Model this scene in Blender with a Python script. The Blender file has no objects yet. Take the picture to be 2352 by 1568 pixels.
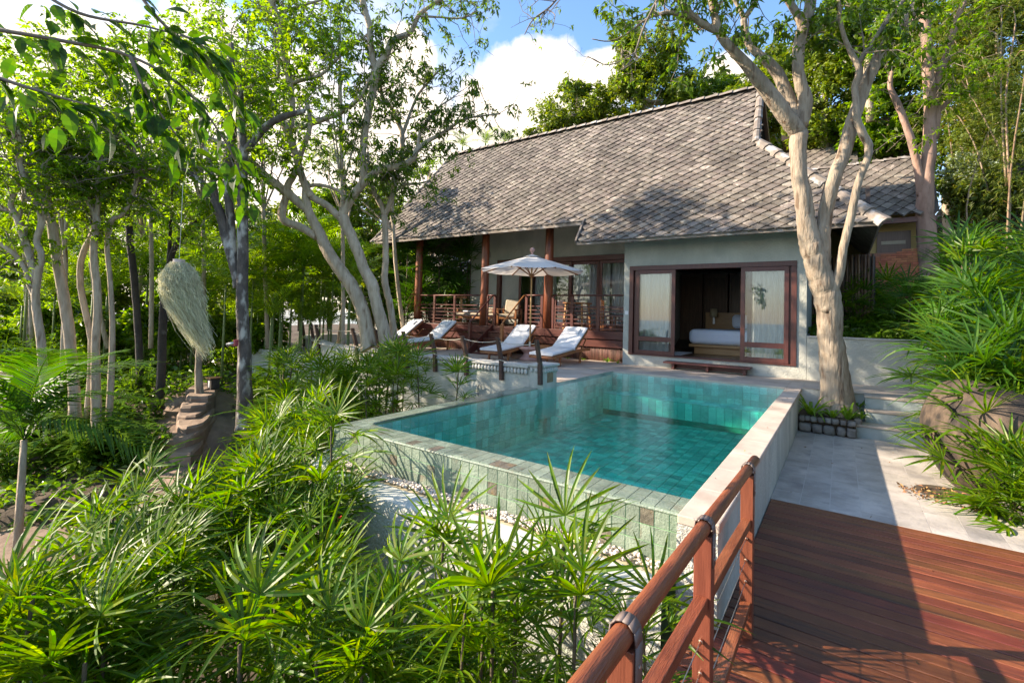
import bpy, math, random
import numpy as np
from mathutils import Matrix, Vector
random.seed(7); rng = np.random.default_rng(7)
SC = bpy.context.scene; COL = SC.collection
# ------------------------------------------------------------------ camera, sky, sun, exposure
CM = np.array([[0.8230883710465299, 0.004028389293841146, -0.567899027581195],
               [0.567259280514232, 0.042145875247511316, 0.822460110807872],
               [0.027247791074609874, -0.9991033466460406, 0.0324046385913488]])
CPOS = np.array([0, 0, 1.3]); FPX = 1096.84; CX = 1176.0; CY = 684.607
cam = bpy.data.cameras.new('camera'); camo = bpy.data.objects.new('camera', cam); COL.objects.link(camo)
mw = Matrix.Identity(4)
for i in range(3):
    mw[i][0] = CM[i, 0]; mw[i][1] = -CM[i, 1]; mw[i][2] = -CM[i, 2]; mw[i][3] = CPOS[i]
camo.matrix_world = mw
cam.sensor_width = 36; cam.lens = FPX / 2352 * 36; cam.shift_y = -(784 - CY) / 2352
cam.clip_start = 0.05; cam.clip_end = 3000
SC.camera = camo
SUN_EL = math.radians(27.5); SUN_AZ = math.radians(240)          # azimuth clockwise from +Y
SDIR = Vector((math.sin(SUN_AZ) * math.cos(SUN_EL), math.cos(SUN_AZ) * math.cos(SUN_EL), math.sin(SUN_EL)))
sl = bpy.data.lights.new('sun', 'SUN'); sl.energy = 3.0; sl.angle = math.radians(0.55); sl.color = (1, .92, .80)
so = bpy.data.objects.new('sun', sl); COL.objects.link(so); so.rotation_euler = SDIR.to_track_quat('Z', 'Y').to_euler()
SC.view_settings.view_transform = 'Standard'; SC.view_settings.look = 'None'
SC.view_settings.exposure = 2.05; SC.view_settings.gamma = 1
SC.view_settings.use_white_balance = True; SC.view_settings.white_balance_temperature = 7400; SC.view_settings.white_balance_tint = 14
SC.render.engine = 'CYCLES'
SC.cycles.max_bounces = 7; SC.cycles.transparent_max_bounces = 10; SC.cycles.diffuse_bounces = 4
SC.cycles.glossy_bounces = 3; SC.cycles.transmission_bounces = 4; SC.cycles.caustics_reflective = False; SC.cycles.caustics_refractive = False

def ray(x, y): return CM @ np.array([(x - CX) / FPX, (y - CY) / FPX, 1.0])
def at(x, y, D): return CPOS + D * ray(x, y)
def onz(x, y, z): d = ray(x, y); return CPOS + d * (z - CPOS[2]) / d[2]
def ony(x, y, Y): d = ray(x, y); return CPOS + d * (Y - CPOS[1]) / d[1]

W = bpy.data.worlds.new('World'); SC.world = W; W.use_nodes = True
nt = W.node_tree; N = nt.nodes; L = nt.links; N.clear()
def nd(t, **k):
    n = N.new(t)
    for a, b in k.items(): setattr(n, a, b)
    return n
def vm(op, a, b=None):
    n = nd('ShaderNodeVectorMath', operation=op)
    for i, v in enumerate((a, b)):
        if v is None: continue
        if isinstance(v, (tuple, list)): n.inputs[i].default_value = v
        else: L.new(v, n.inputs[i])
    return n.outputs['Value'] if op in ('DOT_PRODUCT', 'LENGTH', 'DISTANCE') else n.outputs[0]
def mt(op, a, b=0.0, c=0.0, clamp=False):
    n = nd('ShaderNodeMath', operation=op, use_clamp=clamp)
    for i, v in enumerate((a, b, c)):
        if isinstance(v, (int, float)): n.inputs[i].default_value = v
        else: L.new(v, n.inputs[i])
    return n.outputs[0]
sky = nd('ShaderNodeTexSky', sky_type='NISHITA'); sky.sun_disc = False
sky.sun_elevation = SUN_EL; sky.sun_rotation = SUN_AZ; sky.air_density = 1.0; sky.dust_density = 0.5; sky.ozone_density = 2.6
tc = nd('ShaderNodeTexCoord'); G = vm('NORMALIZE', tc.outputs['Generated'])
nz = nd('ShaderNodeTexNoise'); nz.inputs['Scale'].default_value = 9; nz.inputs['Detail'].default_value = 9; nz.inputs['Roughness'].default_value = .58
L.new(G, nz.inputs['Vector'])
nb = nd('ShaderNodeTexNoise'); nb.inputs['Scale'].default_value = 2.6; nb.inputs['Detail'].default_value = 7
L.new(vm('MULTIPLY', G, (1, 1, 2.2)), nb.inputs['Vector'])
sep = nd('ShaderNodeSeparateXYZ'); L.new(G, sep.inputs[0])
# cumulus: rounded masses placed on the sky, broken up by noise
def blob(px, py, rad):
    d = ray(px, py); d = d / np.linalg.norm(d)
    dist = vm('DISTANCE', G, tuple(d))
    return mt('SUBTRACT', 1.0, mt('DIVIDE', dist, rad))
cl = None
for b in ((1232, 150, .060), (1260, 200, .085), (1200, 230, .10), (1380, 180, .055), (1330, 215, .07), (1120, 260, .09), (955, 150, .055), (935, 115, .045), (1180, 330, .15), (940, 330, .16), (1670, 190, .05), (1800, 210, .07), (500, 450, .35), (200, 500, .35), (1270, 320, .15)):
    s = blob(*b); cl = s if cl is None else mt('MAXIMUM', cl, s)
field = mt('ADD', mt('MULTIPLY', cl, 1.15), mt('MULTIPLY', mt('SUBTRACT', nz.outputs['Fac'], .5), 1.5))
m1 = mt('MULTIPLY', field, 3.2, clamp=True)
gen = mt('MULTIPLY', mt('SUBTRACT', nb.outputs['Fac'], .52), 6.0, clamp=True)     # scattered thin cloud all round
lowh = mt('SUBTRACT', 1.0, mt('MULTIPLY', mt('ABSOLUTE', sep.outputs['Z']), 3.2), clamp=True)
mask = mt('MAXIMUM', m1, mt('MAXIMUM', mt('MULTIPLY', gen, .6), mt('MULTIPLY', lowh, .75)))
shade = mt('ADD', .62, mt('MULTIPLY', mt('ADD', mt('MULTIPLY', field, .55), mt('MULTIPLY', mt('SUBTRACT', nz.outputs['Fac'], .5), 1.0)), .6), clamp=True)
cc = nd('ShaderNodeMix', data_type='RGBA'); cc.inputs[6].default_value = (1.85, 1.85, 1.86, 1); cc.inputs[7].default_value = (2.9, 2.78, 2.6, 1); L.new(shade, cc.inputs[0])
hs = nd('ShaderNodeHueSaturation'); hs.inputs['Saturation'].default_value = 1.15; hs.inputs['Value'].default_value = .72; L.new(sky.outputs[0], hs.inputs['Color'])
mx = nd('ShaderNodeMix', data_type='RGBA'); L.new(mask, mx.inputs[0]); L.new(hs.outputs[0], mx.inputs[6]); L.new(cc.outputs[2], mx.inputs[7])
bg = nd('ShaderNodeBackground'); bg.inputs[1].default_value = 0.15; L.new(mx.outputs[2], bg.inputs[0])
wo = nd('ShaderNodeOutputWorld'); L.new(bg.outputs[0], wo.inputs[0])

# ------------------------------------------------------------------ materials
MATS = {}
def mat(name, c1, c2=None, rough=.7, scale=6.0, detail=6, bump=0.0, bscale=None, vary=.0, spec=.5, stretch=None, c3=None, mscale=1.5, mlo=.55, metal=0, trans=0, tcol=None, coat=0, obj=True, grime=0, gscale=.7, gst=(1, 1, 1)):
    m = bpy.data.materials.new(name); m.use_nodes = True; t = m.node_tree; n = t.nodes; l = t.links
    p = n['Principled BSDF']; out = n['Material Output']
    c2 = c2 or c1
    co = n.new('ShaderNodeTexCoord'); mp = n.new('ShaderNodeMapping'); l.new(co.outputs['Object' if obj else 'Generated'], mp.inputs[0])
    if stretch: mp.inputs['Scale'].default_value = stretch
    oi = n.new('ShaderNodeObjectInfo'); ge = n.new('ShaderNodeNewGeometry')
    add = n.new('ShaderNodeMath'); add.operation = 'ADD'; l.new(oi.outputs['Random'], add.inputs[0]); l.new(ge.outputs['Random Per Island'], add.inputs[1])
    fr = n.new('ShaderNodeMath'); fr.operation = 'FRACT'; l.new(add.outputs[0], fr.inputs[0])
    off = n.new('ShaderNodeVectorMath'); off.operation = 'ADD'; l.new(mp.outputs[0], off.inputs[0])
    mu = n.new('ShaderNodeMath'); mu.operation = 'MULTIPLY'; l.new(fr.outputs[0], mu.inputs[0]); mu.inputs[1].default_value = 37 if vary else 0
    l.new(mu.outputs[0], off.inputs[1])
    no = n.new('ShaderNodeTexNoise'); no.inputs['Scale'].default_value = scale; no.inputs['Detail'].default_value = detail; no.inputs['Roughness'].default_value = .62
    l.new(off.outputs[0], no.inputs['Vector'])
    cr = n.new('ShaderNodeValToRGB'); l.new(no.outputs['Fac'], cr.inputs[0])
    cr.color_ramp.elements[0].position = .36; cr.color_ramp.elements[1].position = .66
    cr.color_ramp.elements[0].color = (*c1, 1); cr.color_ramp.elements[1].color = (*c2, 1)
    col = cr.outputs[0]
    if c3:
        n2 = n.new('ShaderNodeTexNoise'); n2.inputs['Scale'].default_value = mscale; n2.inputs['Detail'].default_value = 5; l.new(off.outputs[0], n2.inputs['Vector'])
        r2 = n.new('ShaderNodeMapRange'); r2.inputs[1].default_value = mlo; r2.inputs[2].default_value = mlo + .13; l.new(n2.outputs['Fac'], r2.inputs[0])
        mi = n.new('ShaderNodeMix'); mi.data_type = 'RGBA'; l.new(r2.outputs[0], mi.inputs[0]); l.new(col, mi.inputs[6]); mi.inputs[7].default_value = (*c3, 1); col = mi.outputs[2]
    if vary:
        h = n.new('ShaderNodeHueSaturation'); l.new(col, h.inputs['Color'])
        mr = n.new('ShaderNodeMapRange'); l.new(fr.outputs[0], mr.inputs[0]); mr.inputs[3].default_value = 1 - vary; mr.inputs[4].default_value = 1 + vary; l.new(mr.outputs[0], h.inputs['Value'])
        wn = n.new('ShaderNodeTexWhiteNoise'); wn.noise_dimensions = '1D'; l.new(fr.outputs[0], wn.inputs['W'])
        mh = n.new('ShaderNodeMapRange'); l.new(wn.outputs['Value'], mh.inputs[0]); mh.inputs[3].default_value = .5 - vary * .05; mh.inputs[4].default_value = .5 + vary * .05; l.new(mh.outputs[0], h.inputs['Hue'])
        col = h.outputs[0]
    if grime:
        gm = n.new('ShaderNodeMapping'); gm.inputs['Scale'].default_value = gst; l.new(ge.outputs['Position'], gm.inputs[0])
        gn = n.new('ShaderNodeTexNoise'); gn.inputs['Scale'].default_value = gscale; gn.inputs['Detail'].default_value = 9; gn.inputs['Roughness'].default_value = .65; l.new(gm.outputs[0], gn.inputs['Vector'])
        gr = n.new('ShaderNodeMapRange'); gr.inputs[1].default_value = .36; gr.inputs[2].default_value = .62; gr.inputs[3].default_value = 1 - grime; gr.inputs[4].default_value = 1 + grime * .35; l.new(gn.outputs['Fac'], gr.inputs[0])
        gx_ = n.new('ShaderNodeVectorMath'); gx_.operation = 'SCALE'; l.new(col, gx_.inputs[0]); l.new(gr.outputs[0], gx_.inputs['Scale']); col = gx_.outputs[0]
    l.new(col, p.inputs['Base Color']); p.inputs['Roughness'].default_value = rough; p.inputs['Specular IOR Level'].default_value = spec; p.inputs['Metallic'].default_value = metal
    if coat: p.inputs['Coat Weight'].default_value = coat; p.inputs['Coat Roughness'].default_value = .25
    if bump:
        bn = n.new('ShaderNodeTexNoise'); bn.inputs['Scale'].default_value = bscale or scale * 4; bn.inputs['Detail'].default_value = 8; l.new(off.outputs[0], bn.inputs['Vector'])
        bu = n.new('ShaderNodeBump'); bu.inputs['Strength'].default_value = min(1, bump); bu.inputs['Distance'].default_value = .02 * max(1, bump); l.new(bn.outputs['Fac'], bu.inputs['Height']); l.new(bu.outputs[0], p.inputs['Normal'])
    if trans:
        tr = n.new('ShaderNodeBsdfTranslucent'); ms = n.new('ShaderNodeMixShader'); ms.inputs[0].default_value = trans
        g = n.new('ShaderNodeMix'); g.data_type = 'RGBA'; g.blend_type = 'MULTIPLY'; g.inputs[0].default_value = 1; l.new(col, g.inputs[6]); g.inputs[7].default_value = (*(tcol or (1, 1, 1)), 1); l.new(g.outputs[2], tr.inputs[0])
        l.new(p.outputs[0], ms.inputs[1]); l.new(tr.outputs[0], ms.inputs[2]); l.new(ms.outputs[0], out.inputs[0])
    MATS[name] = m; return m
def leafmat(name, c1, c2, trans=.42, rough=.38, vary=.3, scale=1.2, c3=None, mlo=.66):
    return mat(name, c1, c2, rough=rough, scale=scale, detail=3, vary=vary, trans=trans, tcol=(2.5, 2.4, .45), spec=.32, c3=c3, mlo=mlo)
plaster = mat('plaster', (.42, .425, .37), (.49, .49, .43), rough=.9, scale=1.7, bump=.7, bscale=26, c3=(.37, .38, .335), mscale=.9, grime=.16, gscale=1.1, gst=(1, 1, .25))
plaster_pale = mat('plaster_pale', (.45, .46, .40), (.54, .54, .475), rough=.9, scale=1.5, bump=.6, bscale=22, c3=(.35, .385, .33), mscale=1.1, grime=.25, gscale=1.5, gst=(1, 1, .3))
roughcast = mat('roughcast', (.46, .455, .395), (.56, .55, .485), rough=.95, scale=2.5, bump=1.4, bscale=42, c3=(.35, .375, .315), mscale=1.4, grime=.28, gscale=1.2, gst=(1, 1, .35))
terrazzo = mat('stone_sand', (.47, .385, .31), (.56, .47, .385), rough=.7, scale=2.2, bump=.2, c3=(.39, .315, .25), mscale=1.5, grime=.18, gscale=1.6)
paver = mat('paving_stone', (.41, .365, .315), (.50, .45, .395), rough=.75, scale=3, bump=.3, bscale=30, vary=.07, c3=(.33, .30, .27), mscale=2.2, grime=.3, gscale=1.5)
woodred = mat('dark_red_wood', (.085, .024, .018), (.125, .038, .026), rough=.42, scale=5, stretch=(.6, 6, 6), bump=.15, vary=.12, spec=.5)
woodredv = mat('dark_red_wood_post', (.085, .024, .018), (.125, .038, .026), rough=.42, scale=5, stretch=(6, 6, .6), bump=.15, vary=.12)
deckm = mat('deck_hardwood', (.125, .031, .014), (.215, .062, .026), rough=.4, scale=5, stretch=(.5, 9, 9), bump=.35, bscale=30, vary=.3, c3=(.075, .024, .016), mscale=2.4, mlo=.56, grime=.3, gscale=1.3)
railm = mat('rail_hardwood', (.18, .048, .020), (.27, .083, .034), rough=.42, scale=6, stretch=(8, .6, 8), bump=.3, vary=.1, c3=(.12, .035, .02), mscale=3, grime=.25, gscale=3)
postm = mat('rail_post_hardwood', (.15, .042, .022), (.21, .062, .032), rough=.4, scale=6, stretch=(8, 8, .7), bump=.15, vary=.1)
colwood = mat('column_log', (.16, .042, .02), (.27, .085, .035), rough=.42, scale=4, stretch=(5, 5, .5), bump=.2, c3=(.1, .028, .017), mscale=1.5)
teak = mat('teak', (.27, .10, .035), (.38, .155, .06), rough=.45, scale=6, stretch=(2, 2, 6), vary=.12, bump=.1)
teaklight = mat('teak_light', (.45, .25, .10), (.55, .32, .14), rough=.5, scale=6, stretch=(2, 2, 6), vary=.1)
bedwood = mat('bed_wood', (.33, .17, .06), (.42, .23, .09), rough=.4, scale=5, stretch=(.6, 5, 5))
darkwood = mat('interior_wood', (.10, .05, .028), (.16, .085, .05), rough=.4, scale=5, stretch=(5, 5, .5), vary=.1)
white = mat('white_cotton', (.74, .75, .77), (.80, .81, .83), rough=.9, scale=3, bump=.12, bscale=14)
linen = mat('bed_linen', (.74, .78, .88), (.80, .83, .90), rough=.9, scale=3, bump=.1, bscale=10)
beige = mat('beige_cushion', (.42, .36, .26), (.48, .41, .31), rough=.9, scale=8, bump=.1)
canvas = mat('umbrella_canvas', (.76, .73, .68), (.80, .77, .72), rough=.9, scale=3, trans=.3)
curtainm = mat('sheer_curtain', (.82, .81, .78), (.86, .85, .82), rough=.9, scale=3, trans=.25)
pinkstone = mat('pink_stone', (.45, .25, .21), (.55, .32, .27), rough=.7, scale=10, bump=.2)
tilem = mat('pool_stone_tile', (.185, .245, .185), (.25, .305, .235), rough=.5, scale=12, detail=9, bump=.4, bscale=60, vary=.22, c3=(.19, .18, .125), mscale=5, mlo=.58, grime=.25, gscale=2.5)
tilebrown = mat('pool_stone_tile_brown', (.11, .095, .072), (.20, .175, .13), rough=.55, scale=14, bump=.4, vary=.25, c3=(.25, .16, .08), mscale=8)
tilefloor = mat('pool_floor_tile', (.42, .70, .62), (.60, .82, .74), rough=.6, scale=9, bump=.2, vary=.24)
grout = mat('green_grout', (.22, .40, .22), (.32, .50, .30), rough=.9, scale=12)
pebble = mat('white_pebble', (.52, .43, .36), (.68, .60, .52), rough=.6, scale=5, vary=.15)
roofm = mat('roof_tile_cement', (.105, .086, .070), (.225, .195, .165), rough=.82, scale=3.2, bump=.4, bscale=30, vary=.3, grime=.42, gscale=.75, c3=(.40, .35, .29), mscale=5, mlo=.6, detail=8)
capm = mat('ridge_cap_cement', (.17, .14, .115), (.27, .23, .195), rough=.85, scale=4, bump=.3, vary=.15, c3=(.4, .385, .37), mscale=4)
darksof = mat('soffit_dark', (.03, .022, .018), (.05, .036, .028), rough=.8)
brickm = mat('terracotta_brick', (.42, .13, .06), (.55, .19, .09), rough=.85, scale=9, vary=.18, bump=.3)
mortar = mat('mortar', (.30, .13, .08), rough=.9)
ochre = mat('ochre_plaster', (.45, .31, .12), (.52, .37, .15), rough=.9, scale=3)
stonem = mat('rough_stone', (.17, .155, .135), (.30, .275, .24), rough=.85, scale=6, bump=.8, bscale=18, vary=.25, c3=(.12, .11, .09), mscale=3)
boulderm = mat('boulder_rock', (.055, .038, .026), (.16, .11, .072), rough=.85, scale=2.4, bump=1.2, bscale=7, c3=(.018, .014, .011), mscale=2.2, mlo=.46, grime=.3, gscale=4, stretch=(1.7, 1.7, .6))
rockm = mat('path_rock', (.17, .11, .075), (.30, .21, .15), rough=.9, scale=1.5, bump=1.0, bscale=8, c3=(.10, .07, .05), mscale=.9)
soil = mat('soil', (.055, .038, .024), (.10, .068, .042), rough=.95, scale=2.5, bump=1.0, bscale=14, c3=(.05, .055, .02), mscale=1)
barkpale = mat('bark_pale', (.25, .19, .13), (.45, .375, .285), rough=.85, scale=4.5, detail=10, bump=1.5, bscale=11, c3=(.16, .105, .065), mscale=4.5, mlo=.53, stretch=(2.0, 2.0, .4), grime=.25, gscale=3, gst=(1, 1, .3))
barkgrey = mat('bark_grey', (.31, .235, .16), (.53, .44, .33), rough=.9, scale=5, detail=9, bump=1.5, bscale=14, c3=(.17, .125, .085), mscale=5, mlo=.58, stretch=(1.4, 1.4, .5))
barkdark = mat('bark_dark', (.03, .024, .02), (.06, .048, .038), rough=.9, scale=3, bump=.8, bscale=14, c3=(.15, .14, .12), mscale=5, mlo=.62)
barklichen = mat('bark_lichen', (.06, .05, .042), (.15, .12, .10), rough=.9, scale=6, bump=1.2, bscale=18, c3=(.50, .47, .41), mscale=4.5, mlo=.51, stretch=(1.2, 1.2, .6))
barktan = mat('bark_tan', (.34, .26, .175), (.58, .48, .36), rough=.85, scale=4.5, detail=10, bump=1.4, bscale=11, c3=(.22, .15, .09), mscale=4.5, mlo=.56, stretch=(2.0, 2.0, .4), grime=.2, gscale=3, gst=(1, 1, .3))
twigm = mat('twig_bark', (.17, .13, .10), (.27, .22, .17), rough=.9, scale=5)
canem = mat('palm_cane', (.06, .045, .025), (.12, .09, .045), rough=.8, scale=8, stretch=(1, 1, 4), bump=.5)
cangr = mat('green_cane', (.10, .15, .04), (.18, .22, .07), rough=.6, scale=8, stretch=(1, 1, 6))
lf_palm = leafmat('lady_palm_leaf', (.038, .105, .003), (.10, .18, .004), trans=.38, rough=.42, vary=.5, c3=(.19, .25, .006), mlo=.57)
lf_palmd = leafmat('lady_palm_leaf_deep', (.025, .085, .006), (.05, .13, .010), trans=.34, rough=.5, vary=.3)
lf_areca = leafmat('areca_leaf', (.08, .155, .012), (.14, .22, .018), trans=.5, rough=.35, vary=.35)
lf_tree = leafmat('tree_leaf', (.075, .155, .012), (.15, .24, .018), trans=.62, rough=.4, vary=.35, c3=(.20, .20, .03), mlo=.68)
lf_treed = leafmat('tree_leaf_deep', (.05, .105, .012), (.095, .16, .016), trans=.48, rough=.35, vary=.35)
lf_hill = leafmat('hill_leaf', (.085, .14, .015), (.16, .21, .025), trans=.35, rough=.45, vary=.4, c3=(.17, .15, .05), mlo=.64)
lf_bamboo = leafmat('bamboo_leaf', (.075, .12, .018), (.14, .17, .035), trans=.4, rough=.45, vary=.4, c3=(.28, .16, .04), mlo=.6)
lf_silver = leafmat('silver_leaf', (.20, .27, .21), (.33, .38, .32), trans=.25, rough=.4, vary=.3)
lf_broad = leafmat('broad_leaf', (.055, .125, .014), (.105, .19, .02), trans=.38, rough=.25, vary=.3)
lf_clivia = leafmat('strap_leaf', (.10, .20, .02), (.16, .27, .03), trans=.42, rough=.35, vary=.2)
lf_big = leafmat('large_near_leaf', (.02, .065, .008), (.045, .11, .010), trans=.5, rough=.5, vary=.3, c3=(.24, .25, .02), mlo=.72)
mossm = mat('hanging_moss', (.58, .56, .36), (.74, .71, .50), rough=.95, scale=3, vary=.25, trans=.3)
metal = mat('metal_steel', (.5, .5, .5), rough=.35, metal=1)
strapm = mat('strap_leather', (.13, .095, .08), (.19, .145, .125), rough=.55, scale=10)
brass = mat('brass_fitting', (.6, .38, .26), rough=.3, metal=1)
ropem = mat('rope', (.5, .45, .36), (.6, .54, .44), rough=.9, scale=30)
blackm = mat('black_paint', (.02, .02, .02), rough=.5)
whitep = mat('white_plastic', (.75, .75, .74), rough=.4)
shadem = mat('lamp_shade_fabric', (.62, .48, .30), rough=.9, trans=.3)
redp = mat('red_petal', (.6, .02, .02), rough=.6)
litter = mat('dead_leaf', (.22, .11, .045), (.35, .19, .08), rough=.9, scale=5, vary=.4)
yellowl = mat('yellow_leaf', (.55, .38, .03), (.6, .45, .05), rough=.7, vary=.3)

def glass_mat(name, base=.16, tint=(.8, .85, .85)):
    m = bpy.data.materials.new(name); m.use_nodes = True; t = m.node_tree; n = t.nodes; l = t.links; n.clear()
    o = n.new('ShaderNodeOutputMaterial'); tr = n.new('ShaderNodeBsdfTransparent'); tr.inputs[0].default_value = (*tint, 1)
    gl = n.new('ShaderNodeBsdfGlossy'); gl.inputs['Roughness'].default_value = .01
    fr = n.new('ShaderNodeFresnel'); fr.inputs[0].default_value = 1.5
    a = n.new('ShaderNodeMath'); a.operation = 'MULTIPLY_ADD'; l.new(fr.outputs[0], a.inputs[0]); a.inputs[1].default_value = 1.3; a.inputs[2].default_value = base; a.use_clamp = True
    mxs = n.new('ShaderNodeMixShader'); l.new(a.outputs[0], mxs.inputs[0]); l.new(tr.outputs[0], mxs.inputs[1]); l.new(gl.outputs[0], mxs.inputs[2]); l.new(mxs.outputs[0], o.inputs[0])
    return m
glass = glass_mat('window_glass', .02, (.92, .94, .94))
def water_mats():
    out = []
    for k in (0, 1):
        m = bpy.data.materials.new('pool_water' if k == 0 else 'pool_water_body'); m.use_nodes = True; t = m.node_tree; n = t.nodes; l = t.links; n.clear()
        o = n.new('ShaderNodeOutputMaterial'); tr = n.new('ShaderNodeBsdfTransparent')
        if k == 0:
            gl = n.new('ShaderNodeBsdfGlossy'); gl.inputs['Roughness'].default_value = .015; gl.inputs[0].default_value = (1, 1, 1, 1)
            co = n.new('ShaderNodeTexCoord'); mp = n.new('ShaderNodeMapping'); mp.inputs['Scale'].default_value = (1, 1.6, 1); l.new(co.outputs['Object'], mp.inputs[0])
            n1 = n.new('ShaderNodeTexNoise'); n1.inputs['Scale'].default_value = 7; n1.inputs['Detail'].default_value = 3; n1.inputs['Distortion'].default_value = .8; l.new(mp.outputs[0], n1.inputs[0])
            bu = n.new('ShaderNodeBump'); bu.inputs['Strength'].default_value = .45; bu.inputs['Distance'].default_value = .02; l.new(n1.outputs['Fac'], bu.inputs['Height'])
            l.new(bu.outputs[0], gl.inputs['Normal'])
            fr = n.new('ShaderNodeFresnel'); fr.inputs[0].default_value = 1.33; l.new(bu.outputs[0], fr.inputs['Normal'])
            a = n.new('ShaderNodeMath'); a.operation = 'MULTIPLY'; a.use_clamp = True; l.new(fr.outputs[0], a.inputs[0]); a.inputs[1].default_value = 1.0
            ge = n.new('ShaderNodeNewGeometry'); inv = n.new('ShaderNodeMath'); inv.operation = 'SUBTRACT'; inv.inputs[0].default_value = 1; l.new(ge.outputs['Backfacing'], inv.inputs[1])
            mu = n.new('ShaderNodeMath'); mu.operation = 'MULTIPLY'; l.new(a.outputs[0], mu.inputs[0]); l.new(inv.outputs[0], mu.inputs[1])
            s = n.new('ShaderNodeMixShader'); l.new(mu.outputs[0], s.inputs[0]); l.new(tr.outputs[0], s.inputs[1]); l.new(gl.outputs[0], s.inputs[2]); l.new(s.outputs[0], o.inputs[0])
        else:
            l.new(tr.outputs[0], o.inputs[0])
        va = n.new('ShaderNodeVolumeAbsorption'); va.inputs['Color'].default_value = (.0, .97, .935, 1); va.inputs['Density'].default_value = 1.7; l.new(va.outputs[0], o.inputs['Volume'])
        out.append(m)
    return out
water_top, water_body = water_mats()

# ------------------------------------------------------------------ builders
def new_obj(name, me, m=None, parent=None, smooth=False):
    o = bpy.data.objects.new(name, me); COL.objects.link(o)
    if m is not None and len(me.materials) == 0: me.materials.append(m)
    if parent is not None: o.parent = parent
    return o
def tag(o, label=None, cat=None, group=None, kind=None):
    if label: o['label'] = label
    if cat: o['category'] = cat
    if group: o['group'] = group
    if kind: o['kind'] = kind
    return o
def thing(name, label, cat, loc=(0, 0, 0), rz=0, group=None):
    o = bpy.data.objects.new(name, None); COL.objects.link(o); o.empty_display_size = .1
    o.location = loc; o.rotation_euler = (0, 0, rz); return tag(o, label, cat, group)
class MB:
    def __init__(s): s.v = []; s.f = []
    def add(s, v, f):
        b = len(s.v); s.v += [tuple(map(float, p)) for p in v]; s.f += [tuple(int(i) + b for i in q) for q in f]; return s
    def box(s, a, b):
        x0, y0, z0 = a; x1, y1, z1 = b
        return s.add([(x0, y0, z0), (x1, y0, z0), (x1, y1, z0), (x0, y1, z0), (x0, y0, z1), (x1, y0, z1), (x1, y1, z1), (x0, y1, z1)],
                     [(0, 3, 2, 1), (4, 5, 6, 7), (0, 1, 5, 4), (1, 2, 6, 5), (2, 3, 7, 6), (3, 0, 4, 7)])
    def bar(s, p, q, w, h, up=(0, 0, 1)):
        p = Vector(p); q = Vector(q); d = (q - p).normalized(); u = Vector(up)
        if abs(d.dot(u)) > .99: u = Vector((0, 1, 0))
        r = d.cross(u).normalized(); u = r.cross(d).normalized(); v = []
        for c in (p, q):
            for a, b in ((-1, -1), (1, -1), (1, 1), (-1, 1)): v.append(c + r * (a * w / 2) + u * (b * h / 2))
        return s.add(v, [(0, 1, 2, 3), (7, 6, 5, 4), (0, 4, 5, 1), (1, 5, 6, 2), (2, 6, 7, 3), (3, 7, 4, 0)])
    def tube(s, pts, rad, n=8, cap=True, wob=0):
        P = np.array(pts, float); m = len(P); R = np.full(m, rad) if np.isscalar(rad) else np.array(rad, float)
        T = np.gradient(P, axis=0); T /= np.linalg.norm(T, axis=1)[:, None] + 1e-9
        u = np.cross(T[0], [0, 0, 1.]);
        if np.linalg.norm(u) < .1: u = np.cross(T[0], [0, 1., 0])
        u /= np.linalg.norm(u); v = []; an = np.arange(n) * 2 * math.pi / n
        for i in range(m):
            u = u - T[i] * (u @ T[i]); u /= np.linalg.norm(u); w = np.cross(T[i], u)
            k = R[i] * (1 + (wob * (1.3 * np.sin(an * 3 + i * .16) + .8 * np.sin(an * 5 - i * .11)) + wob * rng.normal(0, .35, n) if wob else 0))
            v += list(P[i] + (np.cos(an) * k)[:, None] * u + (np.sin(an) * k)[:, None] * w)
        f = []
        for i in range(m - 1):
            for j in range(n): a = i * n + j; b = i * n + (j + 1) % n; f.append((a, b, b + n, a + n))
        if cap: f.append(tuple(range(n - 1, -1, -1))); f.append(tuple((m - 1) * n + j for j in range(n)))
        return s.add(v, f)
    def lathe(s, prof, n=16, c=(0, 0, 0)):
        v = []; f = []
        for r, z in prof:
            for j in range(n): a = j * 2 * math.pi / n; v.append((c[0] + r * math.cos(a), c[1] + r * math.sin(a), c[2] + z))
        for i in range(len(prof) - 1):
            for j in range(n): a = i * n + j; b = i * n + (j + 1) % n; f.append((a, b, b + n, a + n))
        f.append(tuple(range(n - 1, -1, -1))); f.append(tuple((len(prof) - 1) * n + j for j in range(n)))
        return s.add(v, f)
    def prism(s, poly, y0, y1):     # polygon in x,z extruded along y
        n = len(poly); v = [(x, y0, z) for x, z in poly] + [(x, y1, z) for x, z in poly]
        return s.add(v, [tuple(range(n)), tuple(range(2 * n - 1, n - 1, -1))] + [(i, i + n, (i + 1) % n + n, (i + 1) % n) for i in range(n)])
    def mesh(s, name, m=None, smooth=False):
        me = bpy.data.meshes.new(name); me.from_pydata(s.v, [], s.f); me.update()
        if m: me.materials.append(m)
        if smooth: me.polygons.foreach_set('use_smooth', [True] * len(me.polygons))
        return me
    def build(s, name, m, parent=None, smooth=False, bevel=0):
        me = s.mesh(name, m, smooth); o = new_obj(name, me, m, parent)
        if bevel: b = o.modifiers.new('b', 'BEVEL'); b.width = bevel; b.segments = 2; b.limit_method = 'ANGLE'
        return o
def box(name, a, b, m, parent=None, bevel=0): return MB().box(a, b).build(name, m, parent, bevel=bevel)
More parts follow.
